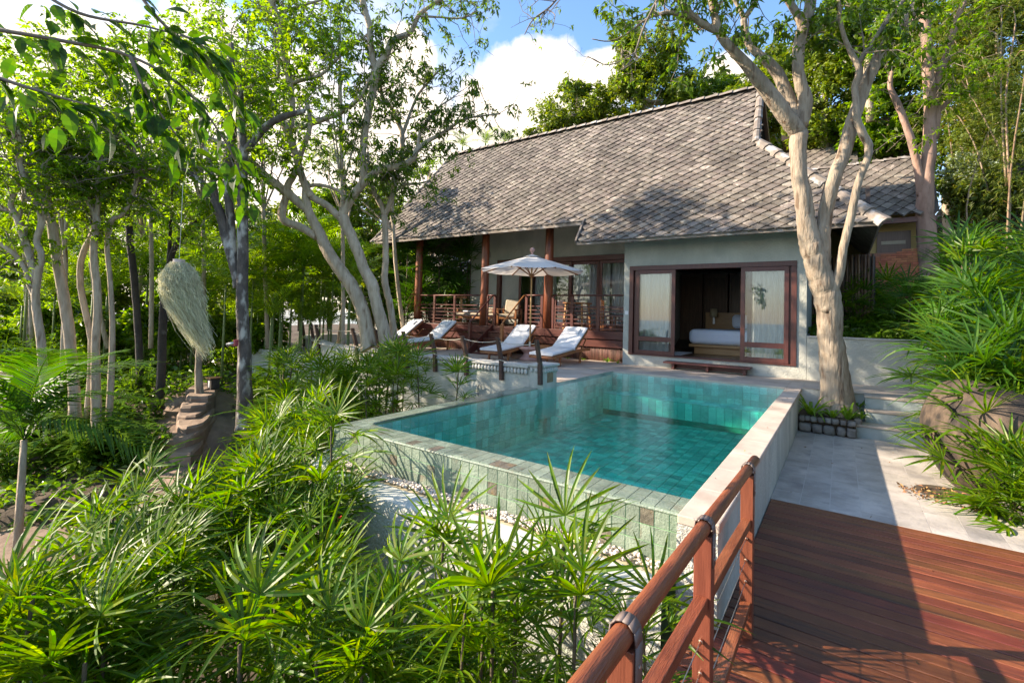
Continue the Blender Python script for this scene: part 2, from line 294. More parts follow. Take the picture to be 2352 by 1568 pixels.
def quads_mesh(name, V, m, smooth=False, nper=4):      # V (k,nper,3)
    V = np.asarray(V, np.float32); k = V.shape[0]; me = bpy.data.meshes.new(name)
    me.vertices.add(k * nper); me.vertices.foreach_set('co', V.reshape(-1))
    me.loops.add(k * nper); me.loops.foreach_set('vertex_index', np.arange(k * nper, dtype=np.int32))
    me.polygons.add(k); me.polygons.foreach_set('loop_start', np.arange(0, k * nper, nper, dtype=np.int32)); me.polygons.foreach_set('loop_total', np.full(k, nper, dtype=np.int32))
    me.update(calc_edges=True); me.materials.append(m); return me
def copies(o, parent, n_loc, rot=None, scale=None):
    c = o.copy(); COL.objects.link(c); c.parent = parent; c.location = n_loc
    if rot is not None: c.rotation_euler = rot
    if scale is not None: c.scale = scale if hasattr(scale, '__len__') else (scale,) * 3
    return c
def copy_tree(o, parent=None):
    c = o.copy(); COL.objects.link(c); c.parent = parent
    for ch in list(o.children): copy_tree(ch, c)
    return c
def smoothpath(P, k=4):
    P = np.array(P, float); out = []
    for i in range(len(P) - 1):
        p0 = P[max(i - 1, 0)]; p1 = P[i]; p2 = P[i + 1]; p3 = P[min(i + 2, len(P) - 1)]
        for j in range(k):
            t = j / k; out.append(.5 * ((2 * p1) + (-p0 + p2) * t + (2 * p0 - 5 * p1 + 4 * p2 - p3) * t * t + (-p0 + 3 * p1 - 3 * p2 + p3) * t ** 3))
    out.append(P[-1]); return np.array(out)
# ------------------------------------------------------------------ terrain
CTRL = []
for px, py, z in ((470, 905, -.9), (430, 1080, -1.8), (300, 1000, -1.35), (0, 1350, -2.5), (250, 1400, -2.6), (500, 1568, -2.9), (200, 1060, -1.75), (0, 1150, -2.1), (560, 975, -1.3), (680, 930, -1.1), (600, 905, -.95), (330, 900, -.9), (450, 975, -1.25), (600, 1080, -1.85), (470, 860, -.7), (350, 810, -.55), (100, 830, -.6)):
    p = onz(px, py, z); CTRL.append((p[0], p[1], z))
CTRL += [(-2, 2.2, -3.0), (-4.5, 2.5, -2.9), (0, 0, -3.1), (2, -2, -3), (-3, -4, -3.1), (-6, 4, -2.6), (-7, 6.5, -2.0), (-9, 6.6, -1.8), (-12, 7, -1.5), (-16, 9.5, -1.0), (-3, 7, -2.2), (-2, 10, -1.8), (-4, 13, -1.2), (-9, 13, -1.0), (-14, 13, -.8), (-14.5, 16, .4), (-9, 18, .7),
         (0, 8, -1.1), (1.2, 8, -1.05), (1.2, 4, -1.3), (2.2, 4, -.9), (2.3, 6.5, -.45), (2.1, 9, -.1), (2.6, 11.5, .55), (3.6, 7, .7), (3.8, 11, 1.4), (.2, 13.4, .85), (1.6, 13.4, .9), (0, 16, 1.4), (2.5, 16, 1.9), (-5, 20, 1), (5, 14, 3.2), (6, 8, 2.4), (5.5, 20, 5), (7, 28, 9), (0, 30, 3), (14, 30, 15), (-10, 30, 1), (-30, 25, 0), (-30, 0, -2.2), (-15, 0, -2.6), (-50, 40, 0), (0, 60, 10), (40, 60, 30), (12, 3, 4)]
CT = np.array(CTRL)
def gz(X, Y):
    X = np.asarray(X, float); Y = np.asarray(Y, float)
    d2 = (X[..., None] - CT[:, 0]) ** 2 + (Y[..., None] - CT[:, 1]) ** 2 + .25
    w = d2 ** -1.7
    z = (w * CT[:, 2]).sum(-1) / w.sum(-1)
    z = np.where((X > -12) & (X < 2.35) & (Y > -3) & (Y < 13.1), np.minimum(z, -.95), z)
    return z + .06 * np.sin(X * 2.1 + Y) * np.cos(Y * 1.7 - X * .6)
def axis(a, b, n, ext):
    c = np.linspace(a, b, n); r = np.array([4, 10, 25, 60, 150, 400, 900.]); return np.concatenate([(a - r)[::-1], c, b + r]) if ext else c
gx = axis(-40, 20, 150, 1); gy = axis(-8, 50, 145, 1)
XX, YY = np.meshgrid(gx, gy, indexing='ij'); ZZ = gz(np.clip(XX, -60, 45), np.clip(YY, -12, 62))
ZZ = np.where((XX > -4.9) & (XX < .2) & (YY > 3.2) & (YY < 11), np.minimum(ZZ, -1.9), ZZ)
ZZ = np.where((XX < -42) | (YY < -10), -40, ZZ); nX, nY = XX.shape; V = np.stack([XX, YY, ZZ], -1).reshape(-1, 3)
ii = np.arange(nX * nY).reshape(nX, nY)
F = np.stack([ii[:-1, :-1], ii[1:, :-1], ii[1:, 1:], ii[:-1, 1:]], -1).reshape(-1, 4)
me = bpy.data.meshes.new('ground'); me.from_pydata(V.tolist(), [], F.tolist()); me.update(); me.polygons.foreach_set('use_smooth', [True] * len(F))
tag(new_obj('ground', me, soil), kind='structure')
sea = MB().add([(-2600, -2600, -16), (2600, -2600, -16), (2600, 2600, -16), (-2600, 2600, -16)], [(0, 1, 2, 3)]).build('sea', mat('sea_water', (.05, .12, .16), (.06, .14, .18), rough=.22, scale=.02, bump=.6, bscale=.5)); sea['kind'] = 'structure'
def terr_patch(name, poly_v, m, h=.03, res=.12, bulge=0, label=None, kind='structure', cat=None):
    P = np.array([onz(*q)[:2] for q in poly_v]); mn = P.min(0); mx_ = P.max(0)
    xs = np.arange(mn[0] - .2, mx_[0] + .2, res); ys = np.arange(mn[1] - .2, mx_[1] + .2, res); A, B = np.meshgrid(xs, ys, indexing='ij')
    ins = np.zeros(A.shape, bool); j = len(P) - 1
    for i in range(len(P)):
        c = ((P[i, 1] > B) != (P[j, 1] > B)) & (A < (P[j, 0] - P[i, 0]) * (B - P[i, 1]) / (P[j, 1] - P[i, 1] + 1e-9) + P[i, 0]); ins ^= c; j = i
    Z = gz(A, B) + h + .05 * np.sin(A * 3 + B * 2) * np.sin(B * 4)
    idx = -np.ones(A.shape, int); v = []
    for i, j2 in zip(*np.where(ins)): idx[i, j2] = len(v); v.append((A[i, j2], B[i, j2], Z[i, j2]))
    f = [(idx[i, j2], idx[i + 1, j2], idx[i + 1, j2 + 1], idx[i, j2 + 1]) for i in range(A.shape[0] - 1) for j2 in range(A.shape[1] - 1) if min(idx[i, j2], idx[i + 1, j2], idx[i + 1, j2 + 1], idx[i, j2 + 1]) >= 0]
    me = bpy.data.meshes.new(name); me.from_pydata(v, [], f); me.update(); me.polygons.foreach_set('use_smooth', [True] * len(f))
    o = new_obj(name, me, m); o['kind'] = kind; return o
terr_patch('path', [(355, 880, -.8), (560, 875, -.8), (590, 950, -1.2), (545, 1010, -1.6), (540, 1090, -1.9), (470, 1150, -2.1), (350, 1110, -2.0), (300, 1000, -1.5), (320, 930, -1.1)], rockm, .02, res=.1)

# rock steps on the path
def rock(name, c, r, seed, m=rockm, sub=3, amp=.3, flat=1.0, parent=None, boxy=1.0):
    import bmesh
    bm = bmesh.new(); bmesh.ops.create_icosphere(bm, subdivisions=sub, radius=1); rs = np.random.default_rng(seed); K = rs.normal(0, 1.6, (7, 3)); ph = rs.uniform(0, 6, 7)
    for v in bm.verts:
        p = np.array(v.co); p = np.sign(p) * np.abs(p) ** boxy; d = 1 + amp * sum(math.sin(k @ p + q) for k, q in zip(K, ph)) / 5; v.co = Vector(p * d * np.array(r))
        if v.co.z > r[2] * flat: v.co.z = r[2] * flat + (v.co.z - r[2] * flat) * .15
    me = bpy.data.meshes.new(name); bm.to_mesh(me); bm.free(); me.polygons.foreach_set('use_smooth', [True] * len(me.polygons))
    o = new_obj(name, me, m, parent); o.location = c; return o
sp = thing('rock_stairway', 'curving flight of weathered rock steps climbing between the trees', 'steps')
def onground(px, py):
    z = -1.3
    for _ in range(12): p = onz(px, py, z); z = .5 * z + .5 * float(gz(p[0], p[1]))
    return p, z
for i, (px, py, hw) in enumerate(((468, 903, .55), (466, 918, .6), (460, 935, .65), (455, 953, .7), (450, 974, .75), (442, 1000, .8), (432, 1028, .85), (425, 1056, .85), (420, 1086, .85), (415, 1118, .9))):
    p, z = onground(px, py); r2 = np.random.default_rng(40 + i); an = np.linspace(0, 2 * math.pi, 15)[:-1]; k = 1 + r2.normal(0, .08, 14)
    rim = [(math.copysign(abs(math.cos(a)) ** .6, math.cos(a)) * hw * 1.5 * q, math.copysign(abs(math.sin(a)) ** .6, math.sin(a)) * .27 * q) for a, q in zip(an, k)]
    v = [(x * 1.03, y * 1.05, -.3) for x, y in rim] + [(x, y, .07) for x, y in rim] + [(x * .93, y * .9, .105 + r2.normal(0, .008)) for x, y in rim] + [(0, 0, .10)]
    f = [(a + b * 14, (a + 1) % 14 + b * 14, (a + 1) % 14 + b * 14 + 14, a + b * 14 + 14) for b in (0, 1) for a in range(14)] + [(28 + a, 28 + (a + 1) % 14, 42) for a in range(14)]
    o = MB().add(v, f).build('step', rockm, sp); o.location = (p[0], p[1], z + .10); o.rotation_euler.z = -.6 + r2.normal(0, .06)
for i, (px, py, z, r, lab) in enumerate(((30, 1270, -2.2, (.55, .45, .32), 'brown angular boulder beside the lower left path, uppermost of the pair'), (20, 1420, -2.9, (1.5, 1.1, .45), 'broad smooth pale rock slab at the lower left under the palms'), (60, 1320, -2.5, (.4, .3, .25), 'small dark stone between the angular boulder and the smooth slab'))):
    p = onz(px, py, z); o = rock('rock', (p[0], p[1], gz(p[0], p[1]) + r[2] * .2), r, 80 + i, m=rockm, flat=.7); tag(o, lab, 'rock')

# ------------------------------------------------------------------ pool
XL, XR, YN, YF = -4.83, -.88, 3.45, 10.8
pool = thing('swimming_pool', 'turquoise tiled infinity pool with green stone edge in front of the villa', 'swimming pool', (0, 0, 0))
sh = MB()      # structural shell in grout colour
zt = -.052
sh.box((XL + .006, YN - .0025, -1.5), (-4.55, 7.9, zt - .006)); sh.box((-4.549, YN - .0025, -1.5), (XR, 3.75 - .006, zt - .006))
sh.box((-4.549, 3.744, -1.5), (XR, YF + .3, -.93)); sh.box((-4.60, 7.905, -1.22), (-4.492, YF + .3, -.1)); sh.box((-4.48, YF + .006, -1.22), (XR, YF + .3, -.1))
sh.box((XR, 3.3, -3.2), (-.64, 12.4, -.062))
sh.build('shell', grout, pool)
def tilebox(w, h, t, rnd=0):
    return MB().box((.004, 0, .004), (w - .004, t, h - .004))
# front face tiles (37 x 3) + bullnose row, top tiles, left edge tiles
tw = (XR - XL) / 37; th = .117
ftm = tilebox(tw, th, .012).mesh('tile', tilem); ftb = tilebox(tw, th, .012).mesh('tile', tilebrown); pr = random.Random(3)
for r in range(3):
    for c in range(37):
        me = ftb if pr.random() < .09 else ftm; o = new_obj('tile', me, None, pool); o.location = (XL + c * tw, YN - .006 - pr.random() * .002, zt - .02 - (r + 1) * th)
ttm = MB().box((.003, .003, 0), (tw - .003, .15 - .003, .012)).mesh('tile', tilem); ttb = MB().box((.003, .003, 0), (tw * 1 - .003, .15 - .003, .012)).mesh('tile', tilebrown)
for r in range(2):
    for c in range(37):
        me = ttb if pr.random() < .06 else ttm; o = new_obj('tile', me, None, pool); o.location = (XL + c * tw, YN + r * .152, zt - .006)
bn = MB(); pts = [(XL - .005, YN - .002, zt - .012), (XR, YN - .002, zt - .012)]; bn.tube(pts, .013, 8); bn.build('edge_bead', tilem, pool)
ltm = MB().box((.003, .003, 0), (.28 - .006, .155, .012)).mesh('tile', tilem)
k = 0
y = 3.76
while y < 7.8: o = new_obj('tile', ltm, None, pool); o.location = (XL + .001, y, zt - .0061); y += .158
# inner walls (near ones unseen) and floor tiles
V = []; Vp = []
def tq(a, b, c, d): return [a, b, c, d]
fs = .152
flo = []
for i in range(24):
    for j in range(47):
        x = -4.545 + i * fs; y0 = 3.755 + j * fs
        if x + fs > XR + .03 or y0 + fs > YF + .05: continue
        flo.append((x, y0, abs(y0) + abs(x) * .35))
flo.sort(key=lambda q: q[2])
fm = MB().box((.004, .004, 0), (fs - .004, fs - .004, .008)).mesh('tile', tilefloor)
zf = -.922
for x, y0, _ in flo[:85]: o = new_obj('tile', fm, None, pool); o.location = (x, y0, zf + pr.random() * .002)
m2 = MB()
for x, y0, _ in flo[85:]: z = zf + pr.random() * .002; m2.box((x + .004, y0 + .004, z), (x + fs - .004, y0 + fs - .004, z + .008))
# wall tiles inside (far wall, left wall, right wall)
for i in range(24):
    for k in range(8):
        x = -4.545 + i * fs
        if x + fs < XR + .02: m2.box((x + .004, YF - .004, -1.21 + k * .147), (x + fs - .004, YF + .004, -1.21 + (k + 1) * .147 - .006))
for j in range(46):
    for k in range(8):
        y0 = 3.76 + j * fs; xx = -4.555 if y0 < 7.8 else -4.480
        m2.box((xx - .003, y0 + .004, -1.21 + k * .143), (xx + .008, y0 + fs - .004, -1.21 + (k + 1) * .143 - .006))
        m2.box((XR - .010, y0 + .004, -1.21 + k * .143), (XR - .002, y0 + fs - .004, -1.21 + (k + 1) * .143 - .006))
# shallow ledge along the far side and the right corner
for i in range(23):
    x = -4.48 + i * fs; m2.box((x + .004, YF - .55, -.45), (x + fs - .004, YF - .30, -.44)); m2.box((x + .004, YF - .29, -.45), (x + fs - .004, YF - .012, -.44)); m2.box((x + .004, YF - .56, -.80), (x + fs - .004, YF - .555, -.455))
o = m2.build('tile', tilefloor, pool); o['kind'] = 'stuff'
MB().box((-4.47, YF - .553, -1.2), (XR - .012, YF - .02, -.452)).build('ledge', tilem, pool)
for (x, y) in ((-3.62, 7.25), (-4.1, 9.6)):
    o = MB().lathe([(.001, .03), (.07, .028), (.11, .012), (.115, 0)], 20, (x, y, -.91)).build('pool_light', whitep, pool)
# water: one closed body
w = MB(); a, b_, c_, d_ = -4.546, XR - .012, 3.752, YF - .006; zw = -.030
wme = bpy.data.meshes.new('water'); x0 = -4.486
vv = [(a, c_, -.907), (b_, c_, -.907), (b_, d_, -.907), (a, d_, -.907), (a, c_, zw), (b_, c_, zw), (b_, d_, zw), (a, d_, zw),
      (XL - .006, YN - .01, zw), (b_, YN - .01, zw), (x0, d_, zw), (x0, 7.9, zw), (XL - .006, 7.9, zw)]
wme.from_pydata(vv, [], [(0, 3, 2, 1), (0, 1, 5, 4), (1, 2, 6, 5), (2, 3, 7, 6), (3, 0, 4, 7), (4, 5, 6, 7)]); wme.materials.append(water_body); wme.materials.append(water_top); wme.polygons[5].material_index = 1; wme.update()
water = new_obj('water', wme); tag(water, kind='structure')
film_m = water_top.copy(); film_m.name = 'water_film'
for l in list(film_m.node_tree.links):
    if l.to_socket.name == 'Volume': film_m.node_tree.links.remove(l)
fz = zw - .001
film = MB().add([(XL - .006, YN - .004, fz), (b_, YN - .004, fz), (b_, c_, fz), (a, c_, fz), (a, 7.9, fz), (XL - .006, 7.9, fz)], [(0, 1, 2, 3), (0, 3, 4, 5)])
tag(film.build('water_film', film_m), kind='structure')
# coping slabs along the right side and roughcast end
cop = thing('pool_coping', 'pale sandstone coping topping the right hand pool wall', 'coping')
y = 3.29
while y < 12.3:
    y2 = min(y + .62, 12.4); o = box('coping_slab', (XR - .012, y + .001, -.06), (-.628, y2 - .001, 0), terrazzo, cop, bevel=.008); y = y2
pw = thing('pool_side_wall', 'grey green rendered wall carrying the coping beside the paving', 'wall')
box('render_face', (-.645, 3.306, -3.2), (-.639, 12.4, -.061), plaster_pale, pw)
box('end_face', (-.895, 3.294, -3.2), (-.639, 3.3055, -.061), roughcast, pw)
# overflow gutter: pebbles, ledge, curved wall
gut = thing('gutter_wall', 'curved roughcast wall below the infinity edge with pale ledge', 'wall')
def offs(d):   # outline of the wall crown at distance d outside the pool line
    p = [(-.9, YN - d)]; cx, cy = -4.35, YN + .48
    for x in np.linspace(-1.3, -4.2, 22): p.append((x, YN - d))
    R = .48 + d
    for t in np.linspace(0, math.pi / 2, 14): p.append((cx - R * math.sin(t), cy - R * math.cos(t)))
    p.append((cx - R, 7.45)); return p
def strip(name, d0, d1, z0, z1, m):
    a = offs(d0); b = offs(d1); n = len(a); v = [(x, y, z0) for x, y in a] + [(x, y, z1) for x, y in b]
    o = MB().add(v, [(i, i + 1, n + i + 1, n + i) for i in range(n - 1)]).build(name, m, gut, True); return o
strip('gutter_bed', 0.0, .2, -.415, -.43, mat('gutter_bed', (.35, .30, .18), (.45, .40, .28), rough=.9, scale=20))
strip('ledge', .2, .43, -.42, -.435, mat('ledge_stone', (.45, .47, .43), (.52, .53, .49), rough=.8, scale=5))
def wallface():
    a = offs(.43); rows = [(0, -.435), (.02, -.47), (.03, -.9), (.05, -1.5), (.06, -3.3)]; v = []; f = []
    for k, (e, z) in enumerate(rows):
        for x, y in offs(.43 + e): v.append((x, y, z))
    n = len(a)
    for k in range(len(rows) - 1): f += [(k * n + i + 1, k * n + i, (k + 1) * n + i, (k + 1) * n + i + 1) for i in range(n - 1)]
    return MB().add(v, f)
wallface().build('wall_face', roughcast, gut, True)
# pebbles
import bmesh
bm = bmesh.new(); bmesh.ops.create_icosphere(bm, subdivisions=1, radius=1); pv = np.array([v.co[:] for v in bm.verts]); pf = [tuple(v.index for v in f.verts) for f in bm.faces]; bm.free()
mp_ = MB()
A = offs(.035); B = offs(.165)
for i in range(1900):
    s = rng.uniform(0, len(A) - 2); k = int(s); t = s - k; u = rng.uniform(0, 1)
    pa = np.array(A[k]) * (1 - t) + np.array(A[k + 1]) * t; pb = np.array(B[k]) * (1 - t) + np.array(B[k + 1]) * t
    if k == 22 or k > 34: continue
    p = pa * (1 - u) + pb * u; r = rng.uniform(.010, .018)
    R = np.array(Matrix.Rotation(rng.uniform(0, 6.3), 3, 'Z')); q = (pv * np.array([r * 1.35, r * .9, r * .8])) @ R.T + [p[0], p[1], -.405 + rng.uniform(0, .012)]
    mp_.add(q, pf)
o = mp_.build('pebbles', pebble, None, True); tag(o, 'strip of small white pebbles lying in the gutter below the tiled pool edge', 'pebbles', kind='stuff')

# ------------------------------------------------------------------ terrace and low wall
ter = MB()
ter.box((-4.485, YF - .002, -1.6), (XR + .0, 14, -.03)); ter.box((-15.2, 7.75, -1.6), (-4.487, 14, 0)); ter.box((-.64, 11.0, -1.6), (1.9, 12.6, 0))
o = ter.build('terrace', plaster_pale); o['kind'] = 'structure'
tr = MB(); tr.box((-4.485, YF, -.0295), (-.895, 12.60, .002)); tr.box((-15.2, 7.76, .0005), (-4.475, 13, .003)); tr.box((-.626, 10.98, .0005), (1.9, 12.6, .004)); tr.box((-.895, 12.0, .0005), (-.626, 12.6, .0035))
o = tr.build('terrace_paving', terrazzo); o['kind'] = 'structure'
lw = thing('low_terrace_wall', 'low pale wall with carved moulding along the edge of the sun terrace', 'wall')
path = [(-4.74, 7.5), (-9.5, 7.5), (-10.6, 7.62), (-11.8, 7.95), (-13.2, 8.6), (-14.6, 9.15), (-15.6, 9.9), (-15.9, 10.9), (-15.4, 12)]
PP = [np.array(p) for p in path]
for i in range(len(PP) - 1):
    a_, b2 = PP[i], PP[i + 1]; d = (b2 - a_) / np.linalg.norm(b2 - a_); nrm = np.array([d[1], -d[0]]);  nrm = nrm if nrm[1] > 0 or nrm[0] > 0 else -nrm
    wz = .30; v = []
    q = [a_, b2, b2 + nrm * .22 - 0 * d, a_ + nrm * .22]
    MB().add([(p[0], p[1], -2.4) for p in q] + [(p[0], p[1], wz) for p in q], [(0, 1, 5, 4), (1, 2, 6, 5), (2, 3, 7, 6), (3, 0, 4, 7), (4, 5, 6, 7)]).build('wall_body', plaster_pale, lw)
    q = [a_ - nrm * .07, b2 - nrm * .07, b2 + nrm * .26, a_ + nrm * .26]
    MB().add([(p[0], p[1], wz + .001) for p in q] + [(p[0], p[1], wz + .055) for p in q], [(3, 2, 1, 0), (0, 1, 5, 4), (1, 2, 6, 5), (2, 3, 7, 6), (3, 0, 4, 7), (4, 5, 6, 7)]).build('coping', mat('carved_stone', (.42, .41, .38), (.52, .51, .47), rough=.85, scale=5, bump=.3) if 'carved_stone' not in MATS else MATS['carved_stone'], lw, bevel=.01)
carved = MATS['carved_stone']
pm = MB().lathe([(.004, -.062), (.03, -.045), (.037, -.01), (.03, .03), (.012, .048)], 8).mesh('petal', carved, True)
for i in range(60):
    o = new_obj('petal', pm, None, lw); o.location = (-4.80 - i * .078, 7.462, .243); o.scale = (1, .6, 1)
pil = thing('end_pillar', 'short pale pillar with carved petal cap and bronze panel at the pool corner', 'pillar', (-4.59, 7.75, 0))
box('body', (-.15, -.25, -.6), (.15, .25, .30), plaster_pale, pil, bevel=.006); box('cap', (-.19, -.29, .34), (.19, .29, .385), carved, pil, bevel=.012); box('neck', (-.155, -.255, .3005), (.155, .255, .34), carved, pil)
box('panel', (.146, -.12, .05), (.156, .10, .24), mat('bronze_panel', (.22, .15, .08), (.3, .21, .12), rough=.7, scale=14), pil, bevel=.004)
for yy in np.linspace(-.21, .21, 6): o = new_obj('petal', pm, None, pil); o.location = (.165, yy, .285); o.scale = (.6, 1, .9)
for xx in np.linspace(-.1, .12, 3): o = new_obj('petal', pm, None, pil); o.location = (xx, -.265, .285); o.scale = (1, .6, .9)
# rope fence posts, each its own thing
posts = []
pl = [(-4.47, .84), (-5.33, .84), (-6.2, .83), (-7.06, .84), (-7.9, .85), (-8.8, .85), (-9.65, .85)]
def fpost(x, y, z, ang, lab):
    t = thing('fence_post', lab, 'post', (x, y, 0), ang, 'dark wooden rope fence posts'); m = MB()
    m.add([(-.032, -.0, .03), (.032, -.0, .03), (.032, .09, .03), (-.032, .09, .03), (-.032, -.02, .40), (.032, -.02, .40), (.032, .06, .40), (-.032, .06, .40), (-.032, -.16, z), (.032, -.16, z), (.032, -.09, z), (-.032, -.09, z)],
          [(3, 2, 1, 0), (0, 1, 5, 4), (1, 2, 6, 5), (2, 3, 7, 6), (3, 0, 4, 7), (4, 5, 9, 8), (5, 6, 10, 9), (6, 7, 11, 10), (7, 4, 8, 11), (8, 9, 10, 11)])
    m.build('post_body', mat('post_dark', (.06, .03, .022), (.10, .055, .04), rough=.6, scale=8) if 'post_dark' not in MATS else MATS['post_dark'], t, bevel=.004); posts.append((x, y, z)); return t
labs = ['rope post against the pillar at the pool corner', 'rope post second from the pillar, before the foot of the umbrella lounger', 'rope post third from the pillar, below the stair newel', 'rope post fourth from the pillar, before the second lounger', 'rope post fifth from the pillar, beside the small red side table', 'rope post half hidden behind the twin tree trunk', 'rope post left of the twin tree trunk']
for (x, z), lab in zip(pl, labs): fpost(x, 7.40, z, 0, lab)
for x, y, z, ang, lab in ((-12.1, 8.0, .85, .35, 'rope post on the curved wall just left of the tree'), (-13.3, 8.6, .85, .45, 'middle rope post on the curved wall'), (-14.5, 9.05, .85, .5, 'farthest left rope post on the curved wall')): fpost(x, y, z, ang, lab)
for zz, lab in ((.78, 'upper thin rope strung through the fence posts'), (.42, 'lower thin rope strung through the fence posts')):
    pts = []
    for i in range(len(posts) - 1):
        a_ = np.array([posts[i][0], posts[i][1] - .10 - .0 + (.06 if zz < .5 else 0), zz]); b2 = np.array([posts[i + 1][0], posts[i + 1][1] - .10 + (.06 if zz < .5 else 0), zz])
        for t in (0, .25, .5, .75): p = a_ * (1 - t) + b2 * t; p[2] -= .05 * 4 * t * (1 - t); pts.append(p)
    tag(MB().tube(pts, .006, 5).build('rope', ropem), lab, 'rope')
o = MB().tube(smoothpath([(-5.9, 7.47, -.45), (-5.9, 7.44, -.2), (-5.87, 7.43, -.12), (-5.8, 7.42, -.12)], 3), .012, 6).build('drain_pipe', mat('grey_pipe', (.2, .2, .19), rough=.6)); tag(o, 'thin grey hooked pipe on the wall behind the pool edge', 'pipe')

# ------------------------------------------------------------------ paving, steps, planter
pav = bpy.data.objects.new('pavement', None); COL.objects.link(pav); pav['kind'] = 'structure'
box('bedding', (-.636, 6.06, -.78), (3.0, 10.6, -.6605), mat('paving_joint', (.46, .42, .37), (.52, .48, .43), rough=.9, scale=9), pav)
sw, slen = .27, .40; row = 0; x = -.634
while x < 2.95:
    y = 6.062 - (row % 2) * slen / 2
    while y < 10.45:
        ya = max(y, 6.062); yb = y + slen
        if yb - ya > .05: box('paving_slab', (x + .003, ya + .0025, -.671), (x + sw - .003, yb - .0025, -.659 + pr.random() * .0015), paver, pav)
        y += slen
    x += sw; row += 1
st = thing('garden_steps', 'three grey rendered steps with pale treads up to the villa terrace', 'steps')
for i, (x0, y0, y1, z) in enumerate(((.2, 10.2, 10.52, -.44), (.345, 10.52, 10.74, -.22), (.345, 10.74, 11.05, 0.0))):
    box('riser', (x0 + .01, y0 + .015, z - .24 + .001 * i), (2.3, 11.0 - .001 * i, z - .035), mat('riser_render', (.30, .36, .34), (.37, .42, .40), rough=.9, scale=4, bump=.4) if 'riser_render' not in MATS else MATS['riser_render'], st)
    box('tread', (x0, y0 - .005, z - .034), (2.3, y1 + .012, z + .006), terrazzo, st, bevel=.008)
bed = thing('tree_planter', 'low rough stone kerb of the planting bed round the big tree', 'planter')
MB().box((-.636, 10.12, -.8), (.19, 11.0, -.37)).build('soil_fill', soil, bed)
for r in range(2):
    x = -.62; k = 0
    while x < .2:
        wd = pr.uniform(.11, .20) if r == 0 else pr.uniform(.08, .16); o = rock('stone', (x + wd / 2, 10.10 + pr.uniform(-.02, .02), (-.575 if r == 0 else -.42)), (wd * .47, .085, .082 if r == 0 else .045), 200 + r * 20 + k, m=stonem, sub=3, amp=.2, flat=.95, parent=bed, boxy=.55); x += wd; k += 1
for j in range(5): rock('stone', (.24, 10.28 + j * .14, -.42 + j * .03), (.06, .07, .08), 260 + j, m=stonem, sub=3, amp=.2, parent=bed, boxy=.55)
pwl = thing('retaining_wall', 'grey green rendered retaining wall with pale capping beside the villa', 'wall')
box('soil_fill', (-.63, 12.81, .2), (2.6, 14.4, .84), soil, pwl); box('wall_body', (-.639, 12.60, -.3), (2.6, 12.80, .955), plaster, pwl); box('capping', (-.639, 12.57, .956), (2.6, 12.82, .985), carved, pwl)

# ------------------------------------------------------------------ wooden deck and railing
dk = bpy.data.objects.new('deck', None); COL.objects.link(dk); dk['kind'] = 'structure'
y = 6.045; pw_ = .128; i = 0
while y > -1.2:
    x0 = -.632 if y - pw_ > 3.29 else -.86; L0 = [3.4]
    xs = [x0, 3.4] if i % 3 else [x0, .9 + pr.random() * .8, 3.4]
    for a_, b2 in zip(xs[:-1], xs[1:]):
        dz = pr.uniform(-.001, .001); me = MB().box((a_ + .002, y - pw_ + .005, -.685), (b2 - .002, y - .005, -.655 + dz)).mesh('plank', deckm); o = new_obj('plank', me, None, dk); bv = o.modifiers.new('b', 'BEVEL'); bv.width = .004; bv.segments = 1
    y -= pw_; i += 1
scr = MB(); y = 6.045
while y > .3:
    for x in (-.58, .93, 1.95):
        for dy in (.035, .093):
            if x > -.6 or y < 3.3: scr.add([(x + .0045 * math.cos(a) + .002 * math.sin(y * 90), y - dy + .0045 * math.sin(a), -.6535) for a in np.linspace(0, 2 * math.pi, 7)[:-1]], [(0, 1, 2, 3, 4, 5)])
    y -= pw_
scr.build('screw', mat('screw_dull', (.25, .2, .17), rough=.4, metal=.8), dk)['kind'] = 'stuff'
MB().box((-.80, -1.2, -.86), (-.74, 3.27, -.686)).box((.9, -1.2, -.86), (.96, 6.0, -.69)).box((3.3, -1.2, -.86), (3.36, 6.0, -.69)).build('joist', woodred, dk)
rl = thing('deck_railing', 'reddish hardwood railing with round handrail and steel cables on the deck', 'railing')
slope = lambda y, a, b: a + b * (3.6 - y)
zr = lambda y: slope(y, .355, .04)
xr = -.48
hp = [(xr, y, zr(y)) for y in (3.66, 3.0, 2.0, 1.0, 0, -.9)]
MB().tube(hp, .030, 14).build('handrail', railm, rl, True)
py_ = (3.36, 2.20, 1.28, .3, -.6)
